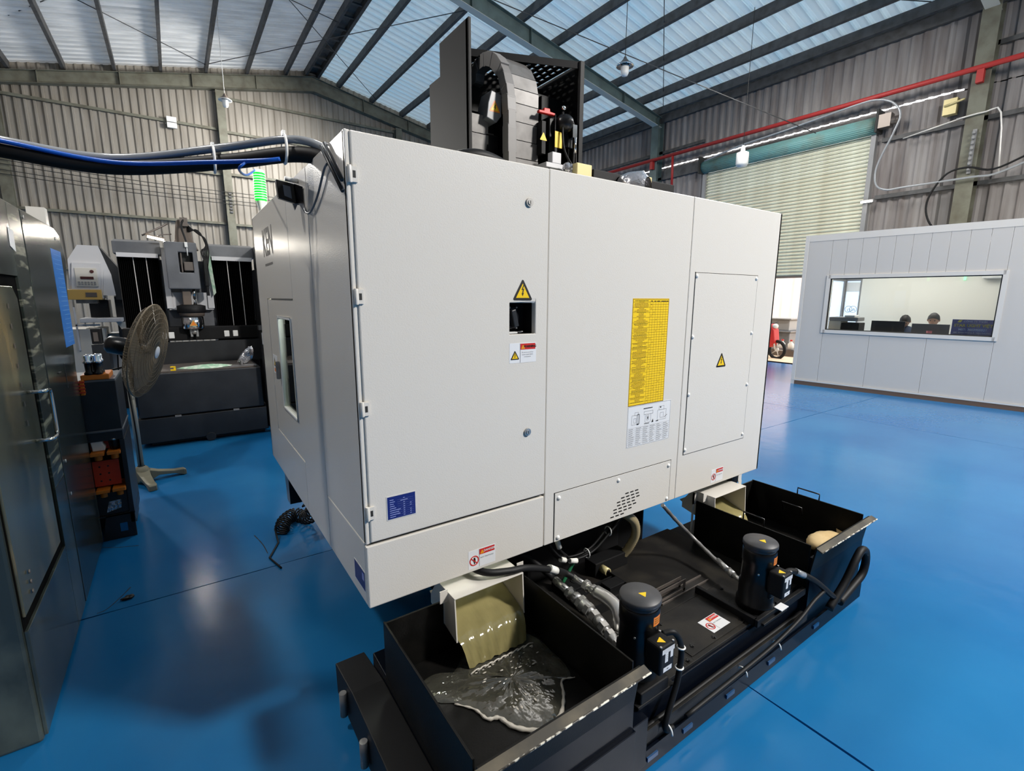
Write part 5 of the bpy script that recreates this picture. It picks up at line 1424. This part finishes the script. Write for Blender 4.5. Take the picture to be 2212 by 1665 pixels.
for dz, dy in ((0, 0), (.012, .01), (-.008, .015), (.006, -.012)):
    b.tube([(1.29, 1.62 + dy, .60), (1.33, 1.61 + dy, .50 + dz), (1.40, 1.60 + dy, .425 + dz), (1.50, 1.60 + dy, .40 + dz), (1.60, 1.60 + dy, .415 + dz), (1.70, 1.60 + dy, .47 + dz * 2), (1.82, 1.60 + dy, .56)], .006, 7, sub=6)
b.tube([(1.355, 1.61, .60), (1.37, 1.60, .50), (1.43, 1.59, .43)], .005, 7, sub=5)
b.build('cable', rubber, t)
for p, q in (((1.375, 1.588, .440), (1.405, 1.588, .425)), ((1.43, 1.585, .415), (1.475, 1.585, .402)), ((1.352, 1.59, .545), (1.368, 1.59, .50))):
    b = MB(); b.cyl(p, q, .013, n=8); b.build('white_sleeve', whitecloth, t)
for x, z in ((1.555, .408), (1.70, .485)):
    b = MB(); b.tube([(x, 1.60 + .022 * math.cos(a), z + .024 * math.sin(a)) for a in [2 * PI * i / 12 for i in range(12)]], .003, 5, closed=True, sub=1); b.build('cable_tie', white, t)
b = MB(); b.tube([(1.475, 1.60, .40), (1.44, 1.60, .35), (1.40, 1.60, .30)], .009, 8, sub=4)
tag(b.build('green_strap', green), 'short green hose end below the cable loop', 'hose')
b = MB(); b.tube([(1.325, .965, .465), (1.365, .945, .465), (1.395, .935, .41), (1.395, .93, .35), (1.365, .92, .27), (1.30, .905, .18), (1.29, .90, .14), (1.33, .90, .125)], .011, 9, sub=7)
ca = tag(b.build('pump_cable', rubber), 'black cable from the left pump box down to the trough', 'cable')
for p in ((1.395, .933, .40), (1.385, .928, .325)):
    b = MB(); b.tube([(p[0] + .014 * math.cos(a), p[1] + .014 * math.sin(a), p[2]) for a in [2 * PI * i / 10 for i in range(10)]], .0035, 5, closed=True, sub=1); b.build('cable_tie', white, ca)
b = MB(); b.tube([(2.12, .95, .415), (2.24, .95, .405), (2.37, .91, .335), (2.50, .88, .23), (2.58, .875, .17), (2.62, .88, .15)], .014, 9, sub=7)
ca = tag(b.build('pump_cable', rubber), 'black cable from the right pump box over the front of the right bin', 'cable')
b = MB(); b.cyl((2.26, .945, .398), (2.31, .928, .37), .016, n=10); b.build('sleeve', clearhose, ca)
b = MB(); b.tube([(2.50, .875, .15), (2.62, .865, .25), (2.70, .86, .345), (2.76, .86, .385), (2.82, .86, .365), (2.845, .86, .30), (2.82, .86, .235), (2.74, .865, .195), (2.60, .87, .15)], .019, 10, sub=8)
tag(b.build('drain_hose', rubber), 'thick black hose looping at the front of the right chip bin', 'hose')
b = MB(); b.tube([(1.40, .895, .135), (1.75, .89, .15), (2.0, .885, .17), (2.2, .88, .21), (2.34, .885, .245), (2.44, .885, .26)], .009, 8, sub=8)
tag(b.build('front_cable', rubber), 'thin black cable rising along the front face of the tank', 'cable')
b = MB(); b.tube([(1.15, .94, .145), (1.6, .94, .15), (2.1, .94, .15), (2.36, .94, .15)], .010, 7, sub=3)
tag(b.build('trough_cable', rubber), 'black cable lying along the trough of the tank', 'cable')
# coiled air hose and its cable on the floor at the left of the machine
hp = []
ax = spline([(.60, 3.42, .32), (.66, 3.42, .16), (.64, 3.60, .05), (.58, 3.70, .05), (.50, 3.62, .05), (.46, 3.50, .04)], 40)
for i, p in enumerate(ax):
    a = i * .72; tg = (ax[min(i + 1, len(ax) - 1)] - ax[max(i - 1, 0)]).normalized()
    e1 = tg.cross(Vector((0, 0, 1))); e1 = e1.normalized() if e1.length > .05 else Vector((1, 0, 0)); e2 = tg.cross(e1)
    q = p + (e1 * math.cos(a) + e2 * math.sin(a)) * .047
    hp.append((q.x, q.y, max(q.z, .007)))
hp += [(.42, 3.40, .007), (.34, 3.22, .007), (.38, 3.05, .007)]
b = MB(); b.tube(hp, .0062, 6, sub=1)
tag(b.build('coiled_hose', rubber), 'coiled black air hose on the floor under the left side of the big machine', 'hose')

b = MB()
for k in range(7): b.sphere((-.375 + random.uniform(-.025, .025), 3.20 + random.uniform(-.015, .015), .008), random.uniform(.006, .012), 6, 0, (1.5, 1, .7))
tag(b.build('floor_scrap', ink), 'small black scrap lying on the blue floor near the left floor joint', 'scrap')

# ================================================================== DARK CABINET AT THE LEFT EDGE
CX = -0.554
t = thing('enclosure_cabinet', 'tall dark glossy sheet-metal machine enclosure at the left edge with a D handle', 'machine', (-1.2, 3.1, 0))
b = MB()
prof = [(2.27, 0), (4.05, 0), (4.05, 1.15), (4.22, 1.70), (4.34, 1.86), (4.34, 1.95), (4.22, 2.04), (4.06, 2.065), (2.27, 2.065)]
b.prism([(CX - .012, y, z) for y, z in prof], (-1.6, 0, 0)); b.build('shell', cabm, t, .012)
b = MB()
y0, y1, z0, z1 = 2.27, 3.00, .48, 1.70
b.box(CX - .012, CX, 3.26, 4.05, .02, 1.2); b.prism([(CX, 3.26, 1.2), (CX, 4.05, 1.2), (CX, 4.19, 1.70), (CX, 4.30, 1.87), (CX, 4.20, 2.02), (CX, 4.05, 2.05), (CX, 3.26, 2.05)], (-.012, 0, 0)); b.build('side_panel', cabm, t, .003)
b = MB(); b.box(CX - .012, CX, 3.02, 3.24, .75, 2.05); b.build('door_frame', grime, t, .002)
for ya, yb, za, zb in ((2.28, 3.018, 1.735, 2.05), (3.02, 3.24, .02, .748), (2.28, 3.018, .02, .455)):
    b = MB(); b.box(CX - .012, CX, ya, yb, za, zb); b.build('door_frame', cabm, t, .002)
b = MB(); b.box(CX - .0119, CX - .0105, 2.28, 3.02, .455, 1.735); b.build('door_gap', matblack, t)
b = MB(); b.prism([(CX - .002, 2.29, .505), (CX - .002, 2.955, .505), (CX - .002, 2.955, 1.64), (CX - .002, 2.90, 1.69), (CX - .002, 2.29, 1.69)], (-.009, 0, 0)); dl = b.build('door', cabd, t, .003)
b = MB(); b.tube([(CX - .002, 2.84, 1.245), (CX + .045, 2.84, 1.245), (CX + .055, 2.86, 1.245), (CX + .055, 2.90, 1.240), (CX + .055, 2.93, 1.220), (CX + .055, 2.93, 1.05), (CX + .055, 2.91, 1.03), (CX + .045, 2.84, 1.03), (CX - .002, 2.84, 1.03)], .008, 9, sub=3); b.build('handle', chrome, dl)
b = MB()
for z in (.55, .59, .63): b.cyl((CX + .002, 2.40, z), (CX + .006, 2.40, z), .008, n=8)
for k in range(7): b.box(CX + .002, CX + .0035, 2.74 + .004 * k, 2.75 + .004 * k, 1.12 + k * .08, 1.14 + k * .08)
b.build('door_mark', taupe, dl)
d = Decal((CX, 4.15, 1.35), (0, -1, 0), (0, 0, 1), (1, 0, 0)); d.plate(0, 0, .30, .57, bluelab, .001)
for k in range(20): d.line(.02, .54 - k * .027, random.uniform(.12, .28), .54 - k * .027, .003, bluelab2)
d.build('instruction_label', t)
b = MB(); b.box(CX, CX + .001, 3.70, 3.715, 1.13, 1.27); b.cyl((CX, 3.50, 1.24), (CX + .003, 3.56, 1.24), .004, n=6); b.build('slot', ink, t)
for y, z in ((3.30, 2.02), (4.05, 1.99), (3.32, .80), (3.32, .62)):
    b = MB(); b.cyl((CX, y, z), (CX + .004, y, z), .009, n=12); b.build('bolt', steel, t)
b = MB(); b.box(CX - .1, CX - .02, 4.0, 4.08, 2.06, 2.16); b.build('top_bracket', alum, t)
b = MB(); b.prism([(CX + .001, 2.98, 1.94), (CX + .001, 3.06, 1.93), (CX + .001, 3.05, 1.84), (CX + .001, 2.97, 1.86)], (.001, 0, 0)); b.build('paper_scrap', paper, t)

# ================================================================== TOOL TROLLEY
CY = 4.09
t = thing('tool_trolley', 'dark tool trolley with orange shelf trays behind the left enclosure', 'trolley', (-.75, 4.3, 0))
b = MB(); b.box(-1.05, -.375, CY, 4.55, .70, 1.10); b.box(-1.05, -.375, CY, 4.55, 1.10, 1.115, 1); b.box(-1.05, -.37, CY - .004, 4.55, .76, .775, 1); b.build('upper_cabinet', [m2dark, m2grey], t, .004)
b = MB(); b.box(-1.05, -.385, 4.30, 4.55, .02, .70); b.box(-.40, -.372, CY, 4.55, .10, .70); b.build('rear_frame', m2dark, t, .003)
for z in (.62, .36):
    for x in (-.52, -.435):
        b = MB(); b.box(x - .036, x + .036, CY - .03, CY + .18, z - .012, z + .012); b.cyl((x, CY + .02, z - .012), (x, CY + .02, z - .05), .022, n=10); b.build('shelf_tray', orange, t, .004)
b = MB(); b.box(-.56, -.455, CY + .06, CY + .07, .635, .79); b.build('red_panel', orangered, t)
b = MB(); b.box(-.56, -.42, CY + .03, CY + .04, .385, .56)
b.build('perforated_panel', orangered, t)
b = MB()
for i in range(2):
    for j in range(3): b.cyl((-.525 + i * .045, CY + .0305, .42 + j * .05), (-.525 + i * .045, CY + .029, .42 + j * .05), .006, n=8)
b.build('panel_hole', ink, t)
b = MB(); b.box(-1.05, -.375, CY + .01, 4.55, .18, .34); b.prism([(-.56, CY, 0), (-.375, CY, 0), (-.375, CY, .18), (-.53, CY, .18)], (0, .02, 0)); b.box(-.60, -.37, CY, 4.5, .165, .18); b.build('lower_cabinet', m2dark, t, .003)
b = MB(); b.box(-.46, -.42, CY - .001, CY, .05, .11); b.build('cutout', floor_m, t)
b = MB(); b.prism([(-.52, CY + .009, .20), (-.44, CY + .009, .22), (-.435, CY + .009, .28), (-.50, CY + .009, .275)], (0, -.002, 0)); b.build('crumpled_label', foil, t)
b = MB(); b.box(-.545, -.40, CY - .01, CY + .22, 1.115, 1.15); b.box(-.555, -.53, CY - .02, CY - .005, 1.02, 1.12); b.build('top_tray', orange, t, .006)
for k in range(4):
    b = MB(); b.box(-.557, -.528, CY - .024, CY - .004, 1.035 + k * .022, 1.045 + k * .022); b.build('tray_fin', orangered, t)
lab = ['chrome collet holder at the front left of the orange trolley top', 'chrome collet holder at the front right of the orange trolley top', 'chrome collet holder at the back left of the orange trolley top', 'chrome collet holder at the back right of the orange trolley top']
for k, (x, y) in enumerate(((-.50, 4.10), (-.455, 4.10), (-.50, 4.19), (-.455, 4.19))):
    h = thing('tool_holder', lab[k], 'tool holder', (x, y, 1.15), 'tool holders on the trolley')
    b = MB(); b.lathe((x, y, 1.15), [(0, 0), (.026, 0), (.026, .012), (.018, .02), (.020, .07), (.024, .075)], 16); b.build('cone', blackg, h)
    b = MB(); b.lathe((x, y, 1.225), [(.024, 0), (.028, .003), (.028, .012), (.022, .016), (.024, .045), (.017, .05), (0, .05)], 16); b.build('collet', chrome, h)
h = thing('tool_holder', 'dark collet holder standing on the upper orange shelf tray', 'tool holder', (-.43, 4.12, .632), 'tool holders on the shelf')
b = MB(); b.lathe((-.43, 4.12, .632), [(0, 0), (.022, 0), (.028, .03), (.030, .10), (.020, .12), (.022, .15), (0, .16)], 16); b.build('cone', blackg, h)
b = MB(); b.lathe((-.43, 4.12, .70), [(.031, 0), (.033, .006), (.031, .012)], 16); b.build('ring', chrome, h)
b = MB(); b.prism([(-.545, 4.10, .634), (-.48, 4.10, .634), (-.475, 4.10, .66), (-.49, 4.10, .69), (-.475, 4.10, .72), (-.53, 4.10, .735), (-.55, 4.10, .70)], (0, .05, 0))
tag(b.build('white_rag', whitecloth, None, .006), 'white rag lying on the upper orange shelf tray', 'cloth')

# ================================================================== PEDESTAL FAN
t = thing('pedestal_fan', 'large dusty pedestal fan turned sideways in the aisle', 'fan', (-.39, 5.24, 0))
px, py = -.392, 5.30
b = MB(); b.tube([(px, py, .06), (px, py, 1.10)], .024, 12, sub=1); b.build('pole', fanpole, t)
b = MB(); b.lathe((px, py, 0), [(.06, .0), (.075, .02), (.07, .10), (.045, .14), (.03, .15)], 16); b.build('hub_base', fanbase, t)
for a in (8, -75, 135):
    q = math.radians(a); d_ = Vector((math.cos(q), math.sin(q), 0)); p_ = Vector((-d_.y, d_.x, 0)); c0 = Vector((px, py, 0))
    b = MB(); vs = []
    for u, wd, zt, zb in ((.03, .05, .12, .0), (.12, .040, .085, .045), (.24, .034, .060, .030), (.31, .032, .058, .0), (.33, .026, .045, .0)):
        for s_ in (-1, 1): vs += [c0 + d_ * u + p_ * wd * s_ + Vector((0, 0, zt)), c0 + d_ * u + p_ * wd * s_ + Vector((0, 0, zb))]
    fs = []
    for k in range(4):
        o = k * 4
        fs += [(o, o + 2, o + 6, o + 4), (o + 1, o + 5, o + 7, o + 3), (o, o + 4, o + 5, o + 1), (o + 2, o + 3, o + 7, o + 6)]
    fs += [(0, 1, 3, 2), (16, 18, 19, 17)]
    b.add(vs, fs); b.build('leg', fanbase, t, .006)
fc = Vector((-.235, 5.24, 1.185)); fn = Vector((.93, -.26, -.235)).normalized()
e1 = fn.cross(Vector((0, 0, 1))).normalized(); e2 = fn.cross(e1)
def FP(a, r, h): return fc + (e1 * math.cos(a) + e2 * math.sin(a)) * r + fn * h
FR = .405
for nm, sg, dep in (('front_cage', 1, .07), ('rear_cage', -1, .08)):
    b = MB()
    for k in range(110):
        a = 2 * PI * k / 110
        b.tube([FP(a, .05, sg * dep), FP(a, FR * .55, sg * dep * .95), FP(a, FR * .88, sg * dep * .62), FP(a, FR, 0)], .0016, 4, sub=3)
    for r_, h_ in ((.06, 1.0), (.10, 1.0), (.14, .995), (.18, .98), (.22, .95), (.26, .90), (.30, .82), (.34, .68), (.375, .48)):
        b.tube([FP(2 * PI * i / 32, r_, sg * dep * h_) for i in range(32)], .0022, 4, closed=True, sub=1)
    tag(b.build(nm, fanwire, t), kind='stuff')
b = MB(); b.tube([FP(2 * PI * i / 40, FR, 0) for i in range(40)], .007, 6, closed=True, sub=1); b.build('cage_rim', fanwire, t)
b = MB(); b.lathe(fc, [(0, .080), (.05, .077), (.055, .070), (0, .070)], 16, 0, fn); b.build('badge', paper, t)
b = MB(); b.lathe(fc, [(.0, -.04), (.045, -.04), (.045, .04), (0, .04)], 14, 0, fn); b.build('blade_hub', fanblade, t)
for k in range(3):
    b = MB(); vs = []; a0 = 2 * PI * k / 3
    for i in range(6):
        r_ = .04 + .32 * i / 5; wd = .30 + .25 * math.sin(PI * (i + .5) / 6)
        for j in range(4):
            a = a0 + wd * (j - 1.5); vs.append(FP(a, r_, .03 * (j - 1.5)))
    b.add(vs, [(i * 4 + j, i * 4 + j + 1, (i + 1) * 4 + j + 1, (i + 1) * 4 + j) for i in range(5) for j in range(3)], 0, True); b.build('blade', fanblade, t)
b = MB(); b.lathe(fc, [(0, -.30), (.05, -.295), (.075, -.27), (.078, -.16), (.06, -.10), (.05, -.05), (0, -.05)], 20, 0, fn); b.build('motor', blackg, t)
mp = fc - fn * .19
b = MB(); b.tube([(px, py, 1.0), (px, py, 1.10), tuple(mp + Vector((0, 0, -.08))), tuple(mp)], .020, 8, sub=3); b.tube([(px - .02, py, 1.05), (px - .12, py - .02, 1.03)], .008, 6, sub=1); b.build('yoke', blackm, t)
b = MB(); b.tube([tuple(mp + Vector((-.03, 0, -.06))), (px - .06, py, .99), (px - .02, py - .03, .90), (px, py - .03, .5), (px, py - .03, .16)], .006, 6, sub=5); b.build('power_cord', rubber, t)

# ================================================================== DARK DOUBLE-COLUMN MILL
t = thing('double_column_mill', 'dark double-column milling machine with black bellows before the gable wall', 'machine', (.2, 7.3, 0))
b = MB(); b.box(-.45, .82, 6.52, 8.4, .04, .34); b.box(-.36, .78, 6.56, 8.3, 0, .04); b.build('base', m2dark, t, .008)
b = MB(); b.box(-.46, .80, 6.45, 6.52, .06, .33); b.cyl((.2, 6.44, .05), (.2, 6.50, .05), .05, n=14); b.build('lower_cover', m2dark, t, .004)
b = MB(); b.box(-.43, .78, 6.46, 7.3, .345, .82); b.build('table_cover', m2dark, t, .010)
for x in (-.12, .45):
    b = MB(); b.box(x, x + .06, 6.445, 6.46, .325, .345); b.build('latch', dsteel, t)
b = MB(); b.box(-.40, .74, 6.50, 7.2, .82, .835); b.box(-.40, -.30, 6.5, 7.2, .835, .85); b.build('table', taupe, t, .003)
b = MB(); b.box(-.42, .90, 7.30, 7.36, .82, 1.09); b.build('splash_wall', m2grey if False else m2dark, t)
b = MB(); b.box(-.55, .95, 7.42, 7.60, 1.10, 1.27); b.build('cross_rail', blackm, t, .01)
for x in (-.18, -.10, .50, .60):
    b = MB(); b.box(x, x + .06, 7.405, 7.42, 1.13, 1.21); b.build('rail_clamp', white, t, .01)
for x0, x1, nm in ((-.52, -.10, 'l'), (.44, .92, 'r')):
    b = MB(); b.box(x0, x1, 7.60, 8.3, .1, 2.16); b.build('column', m2dark, t, .01)
    n = 22; b = MB()
    for k in range(n):
        xa = x0 + (x1 - x0) * k / n; xb = x0 + (x1 - x0) * (k + 1) / n
        b.prism([(xa, 7.60, 1.26), (xb, 7.60, 1.26), ((xa + xb) / 2, 7.545, 1.26)], (0, 0, .88))
    tag(b.build('bellows', blackm, t), kind='stuff')
    for u in (.38, .68):
        b = MB(); x = x0 + (x1 - x0) * u; b.prism([(x - .004, 7.54, 2.14), (x + .004, 7.54, 2.14), (x + .014, 7.54, 1.27), (x + .006, 7.54, 1.27)], (0, .01, 0)); b.build('bellows_rod', alum, t)
    b = MB(); b.prism([(x0 - .02, 7.48, 2.15), (x0 - .02, 7.48, 2.29), (x0 - .02, 7.8, 2.34), (x0 - .02, 7.8, 2.15)], (x1 - x0 + .04, 0, 0)); b.build('top_hood', m2grey, t, .004)
    b = MB(); b.box(x0 + .01, x1 - .01, 7.465, 7.48, 2.11, 2.16); b.build('hood_strip', m2light, t)
b = MB(); b.box(-.10, .44, 7.62, 8.0, 1.2, 2.1); b.build('saddle', m2grey, t)
b = MB(); b.box(-.08, -.02, 7.50, 7.62, 1.50, 2.24); b.box(.36, .43, 7.50, 7.62, 1.50, 2.24); b.box(-.06, .42, 7.52, 7.62, 1.48, 1.70); b.build('saddle_frame', m2light, t, .003)
b = panel_hole('head_cover', -.04, .29, 1.74, 2.30, .095, .24, 1.94, 2.18, 7.28, .05, m2grey, t, .012)
b = MB(); b.box(-.04, -.03, 7.33, 7.50, 1.76, 2.28); b.box(.28, .29, 7.33, 7.50, 1.76, 2.28); b.box(-.04, .29, 7.44, 7.50, 1.76, 2.28); b.build('head_body', m2dark, t)
b = MB(); b.box(.14, .25, 7.30, 7.42, 1.96, 2.07); b.box(.11, .13, 7.31, 7.40, 1.94, 2.20); b.build('head_motor', brass if False else taupe, t, .01)
b = MB(); b.prism([(.0, 7.44, 2.22), (.32, 7.44, 2.22), (.27, 7.44, 2.34), (.25, 7.44, 2.50), (.22, 7.44, 2.58), (.12, 7.44, 2.58), (.10, 7.44, 2.50), (.08, 7.44, 2.34)], (0, .1, 0)); b.build('head_top', brownm, t, .01)
b = MB(); b.box(.15, .23, 7.38, 7.44, 2.50, 2.60); b.tube([(.02, 7.44, 2.52), (-.10, 7.40, 2.44), (-.24, 7.38, 2.36)], .012, 6, sub=3); b.tube([(.05, 7.44, 2.40), (-.06, 7.40, 2.38), (-.10, 7.39, 2.34)], .008, 6, sub=3); b.build('lamp_arm', taupe, t)
b = MB()
for k in range(5): b.tube([(.22, 7.43, 2.52 - k * .02), (.33, 7.41, 2.42 + k * .01), (.40, 7.40, 2.36 - k * .02), (.42 - k * .02, 7.38, 2.2), (.39, 7.36, 2.02)], .009, 6, sub=4)
b.tube([(.20, 7.40, 2.60), (.16, 7.36, 2.50), (.18, 7.30, 2.36), (.19, 7.27, 2.30)], .012, 7, sub=4)
b.build('hoses', rubber, t)
b = MB(); b.box(.17, .20, 7.25, 7.28, 2.24, 2.30); b.cyl((.19, 7.27, 2.14), (.19, 7.27, 2.24), .006, n=6); b.build('connector', white, t)
b = MB(); b.box(.345, .385, 7.26, 7.42, 1.78, 2.10); b.box(.35, .38, 7.28, 7.40, 1.66, 1.78); b.build('valve_stack', blackg, t, .004)
b = MB(); b.prism([(.385, 7.44, 2.23), (.43, 7.44, 2.23), (.46, 7.44, 1.70), (.43, 7.44, 1.66)], (0, .02, 0)); b.build('green_plate', greencloth, t)
b = MB(); b.box(.09, .18, 7.36, 7.50, 1.54, 1.76); b.build('spindle_neck', brownm, t, .01)
b = MB(); b.cyl((.215, 7.36, 1.62), (.215, 7.36, 1.76), .018, n=10); b.cyl((.215, 7.34, 1.55), (.215, 7.34, 1.62), .022, .008, n=8); b.build('spindle_pipe', chrome, t)
b = MB(); b.lathe((.17, 7.38, 1.45), [(0, 0), (.15, 0), (.155, .01), (.155, .085), (.10, .10), (0, .10)], 26); b.lathe((.17, 7.38, 1.405), [(0, 0), (.13, 0), (.14, .045)], 24, 1); b.build('spindle_flange', [blackm, brownm], t)
b = MB(); b.lathe((.17, 7.38, 1.245), [(0, 0), (.11, 0), (.122, .01), (.122, .15), (.10, .16), (0, .16)], 26); sr = b.build('spindle_ring', chrome, t)
Decal((.17, 7.256, 1.325), (1, 0, 0), (0, 0, 1), (0, -1, 0)).tri(0, 0, .085, ochre, orange, False).build('warning_triangle', sr)
b = MB(); b.cyl((.17, 7.38, 1.18), (.17, 7.38, 1.245), .05, n=14); b.box(.13, .155, 7.34, 7.36, 1.15, 1.24); b.box(.19, .215, 7.34, 7.36, 1.15, 1.24); b.build('tool_chuck', steel, t)
t = thing('work_lamp', 'glaring white work lamp mounted at the top of the dark double-column mill', 'lamp', (-.12, 7.40, 2.33))
b = MB(); b.obox((-.11, 7.40, 2.345), (.085, 0, -.018), (0, .02, 0), (.004, 0, .018)); b.build('housing', taupe, t)
b = MB(); b.obox((-.11, 7.375, 2.335), (.080, 0, -.017), (0, .004, 0), (.003, 0, .013)); b.build('tube', ledglow, t)
# things on its table
b = MB(); vs = []; n = 18
for r_ in (0, .5, .8, 1):
    for i in range(n):
        a = 2 * PI * i / n; w = 1 + .18 * math.sin(3 * a) + .1 * math.sin(5 * a + 1)
        vs.append((.24 + .26 * w * r_ * math.cos(a), 6.62 + .10 * w * r_ * math.sin(a), .838 + (.028 + .010 * math.sin(i * 1.9 + r_ * 5)) * (1 - r_ ** 3)))
b.add(vs, [(k * n + i, k * n + (i + 1) % n, (k + 1) * n + (i + 1) % n, (k + 1) * n + i) for k in range(3) for i in range(n)], 0, True)
tag(b.build('green_cloth', greencloth), 'rumpled green and white cloth on the table of the dark mill', 'cloth')
b = MB(); vs = []; n1, n2 = 8, 12
for i in range(n1 + 1):
    for j in range(n2):
        th, ph = PI * i / n1, 2 * PI * j / n2; w = 1 + random.uniform(-.16, .16)
        z = math.cos(th); x = math.sin(th) * math.cos(ph); y = math.sin(th) * math.sin(ph)
        vs.append((.66 + .075 * x * w * (1 - .35 * z) + .05 * z, 6.66 + .06 * y * w, .945 + .105 * z * (1 if abs(z) > .95 else w)))
b.add(vs, [(i * n2 + j, i * n2 + (j + 1) % n2, (i + 1) * n2 + (j + 1) % n2, (i + 1) * n2 + j) for i in range(n1) for j in range(n2)])
tag(b.build('foil_bag', foil), 'crumpled silver bag standing at the right end of the mill table', 'bag')
b = MB(); b.box(-.11, -.06, 6.52, 6.56, .836, .85); b.box(-.08, -.06, 6.52, 6.56, .85, .875); b.box(-.11, -.06, 6.52, 6.56, .872, .882)
tag(b.build('yellow_block', yellow), 'small yellow notched block on the mill table edge', 'block')
b = MB(); b.prism([(.46, 6.5, .837), (.74, 6.5, .837), (.72, 6.62, .837), (.50, 6.62, .837)], (0, 0, .012)); b.box(.58, .60, 6.5, 6.62, .85, .90)
tag(b.build('metal_tray', dsteel), 'flat metal tray under the foil bag', 'tray')
# operator panel cabinet at the mill's right
t = thing('operator_panel', 'dark operator cabinet with white button strip half hidden by the big machine', 'control panel', (.87, 6.3, 0))
b = MB(); b.box(.80, 1.06, 6.30, 6.42, .42, 1.30); b.box(.82, 1.04, 6.42, 6.60, .06, 1.0); b.build('cabinet', blackm, t, .01)
b = MB(); b.box(.775, 1.05, 6.28, 6.40, 1.27, 1.32); b.build('top_ledge', m2dark, t)
b = MB(); b.box(.800, .845, 6.285, 6.30, 1.10, 1.24); b.build('switch_plate', white, t, .006)
b = MB(); b.cyl((.822, 6.285, 1.17), (.822, 6.27, 1.17), .014, n=12); b.build('switch', creamold, t)
b = MB(); b.tube([(.825, 6.28, 1.09), (.83, 6.265, 1.07), (.85, 6.265, .84), (.85, 6.28, .82)], .009, 7, sub=3); b.build('handle', alum, t)
d = Decal((.86, 6.2995, .93), (1, 0, 0), (0, 0, 1), (0, -1, 0)); d.plate(0, 0, .15, .32, paper, .002)
for k in range(5): d.ring(.03, .285 - k * .06, .018, .005, graphite); d.line(.02, .255 - k * .06, .045, .262 - k * .06, .008, ink)
d.build('button_strip', t)
b = MB(); b.box(.90, 1.10, 6.9, 7.5, 1.34, 2.0); b.box(.93, 1.2, 6.9, 7.5, 2.0, 2.3)
t2 = thing('vented_cabinet', 'grey vented cabinet standing behind the operator panel', 'cabinet', (1.0, 7.2, 0))
b.box(.90, 1.2, 6.9, 7.5, .05, 1.34); b.build('cabinet', m2dark, t2, .01)
b = MB()
for k in range(26): b.box(.905, .955, 6.893, 6.90, 1.38 + k * .022, 1.392 + k * .022)
tag(b.build('vent_slots', dsteel, t2), kind='stuff')

# ================================================================== OLD CREAM MACHINE BEHIND
t = thing('old_cream_machine', 'old cream machine with a faceted head and keypad left of the dark mill', 'machine', (-.9, 9.3, 0))
b = MB(); Y = 9.0
b.prism([(-1.17, Y, 1.62), (-.82, Y, 1.62), (-.82, Y, 1.68), (-.76, Y, 2.12), (-.80, Y, 2.34), (-1.02, Y, 2.34), (-1.14, Y, 2.14)], (0, .45, 0))
b.prism([(-1.14, Y, 1.74), (-.84, Y, 1.74), (-.80, Y, 2.10), (-1.10, Y, 2.10)], (0, -.04, 0))
b.prism([(-.80, Y, 2.34), (-.76, Y, 2.12), (-.82, Y, 1.66), (-.68, Y, 1.66), (-.70, Y, 1.95)], (0, .02, 0)); b.build('head', m2light, t, .006)
b = MB(); b.prism([(-.80, Y + .03, 2.34), (-.55, Y + .03, 1.95), (-.55, Y + .03, 1.60), (-.68, Y + .03, 1.60)], (0, .5, 0)); b.build('head_side', m2dark, t)
b = MB(); b.box(-1.08, -.85, Y - .055, Y - .04, 1.78, 2.03); kp = b.build('keypad', creamold, t, .003)
b = MB(); b.box(-1.03, -.89, Y - .060, Y - .055, 1.88, 1.915); b.cyl((-.90, Y - .055, 1.985), (-.90, Y - .065, 1.985), .022, n=12); b.build('display', mat('display_red', (70, 30, 28), .4), kp)
b = MB()
for i in range(6):
    for j in range(2): b.box(-1.06 + i * .033, -1.038 + i * .033, Y - .060, Y - .055, 1.80 + j * .028, 1.82 + j * .028)
b.build('key', railm, kp)
b = MB(); b.box(-1.20, -.83, Y - .06, Y + .3, 1.60, 1.74); b.build('ochre_box', ochre, t, .006)
b = MB(); b.box(-1.0, -.88, Y - .065, Y - .06, 1.64, 1.70); b.build('ochre_plate', taupe, t)
b = MB(); b.box(-1.12, -.9, Y, Y + .3, 1.55, 1.60); b.build('head_foot', dsteel, t)
b = MB(); b.box(-1.02, -.80, Y + .30, Y + .7, 1.30, 1.60); b.box(-.72, -.40, Y + .2, Y + .7, .7, 1.65); b.build('column', m2dark, t, .01)
b = MB(); b.box(-1.10, -.64, Y - .1, Y + .4, 1.29, 1.345); b.build('table', m2light, t, .006)
b = MB(); b.prism([(-.72, Y, 1.285), (-.62, Y, 1.285), (-.61, Y, 1.15), (-.65, Y, 1.15)], (0, .06, 0)); b.build('table_bracket', creamold, t)
b = MB(); b.box(-1.35, -.86, Y, Y + .6, .42, 1.20); b.build('body_cabinet', creamold, t, .01)
b = MB(); b.box(-.86, -.50, Y + .35, Y + .8, .42, 1.10); b.build('electric_cabinet', m2light, t, .01)
b = MB(); b.box(-1.35, -.46, Y + .06, Y + .85, 0, .42); b.build('pedestal', blackm, t, .01)
b = MB(); b.box(-1.16, -1.14, Y - .02, Y + .0, .9, 1.5); b.box(-1.16, -.9, Y - .02, Y, 1.24, 1.26); b.build('frame_rail', m2light, t)
# lathe chuck block peeking between enclosure and trolley
t = thing('chuck_block', 'small dark clamping block with a cable above the trolley', 'fixture', (-.78, 7.0, 0))
b = MB(); b.box(-.80, -.66, 7.0, 7.3, 0, 1.12); b.build('stand', m2dark, t)
b = MB(); b.box(-.79, -.70, 6.98, 7.1, 1.13, 1.30); b.build('block', blackm, t, .008)
b = MB(); b.box(-.77, -.73, 6.972, 6.98, 1.16, 1.26); b.build('face', taupe, t)
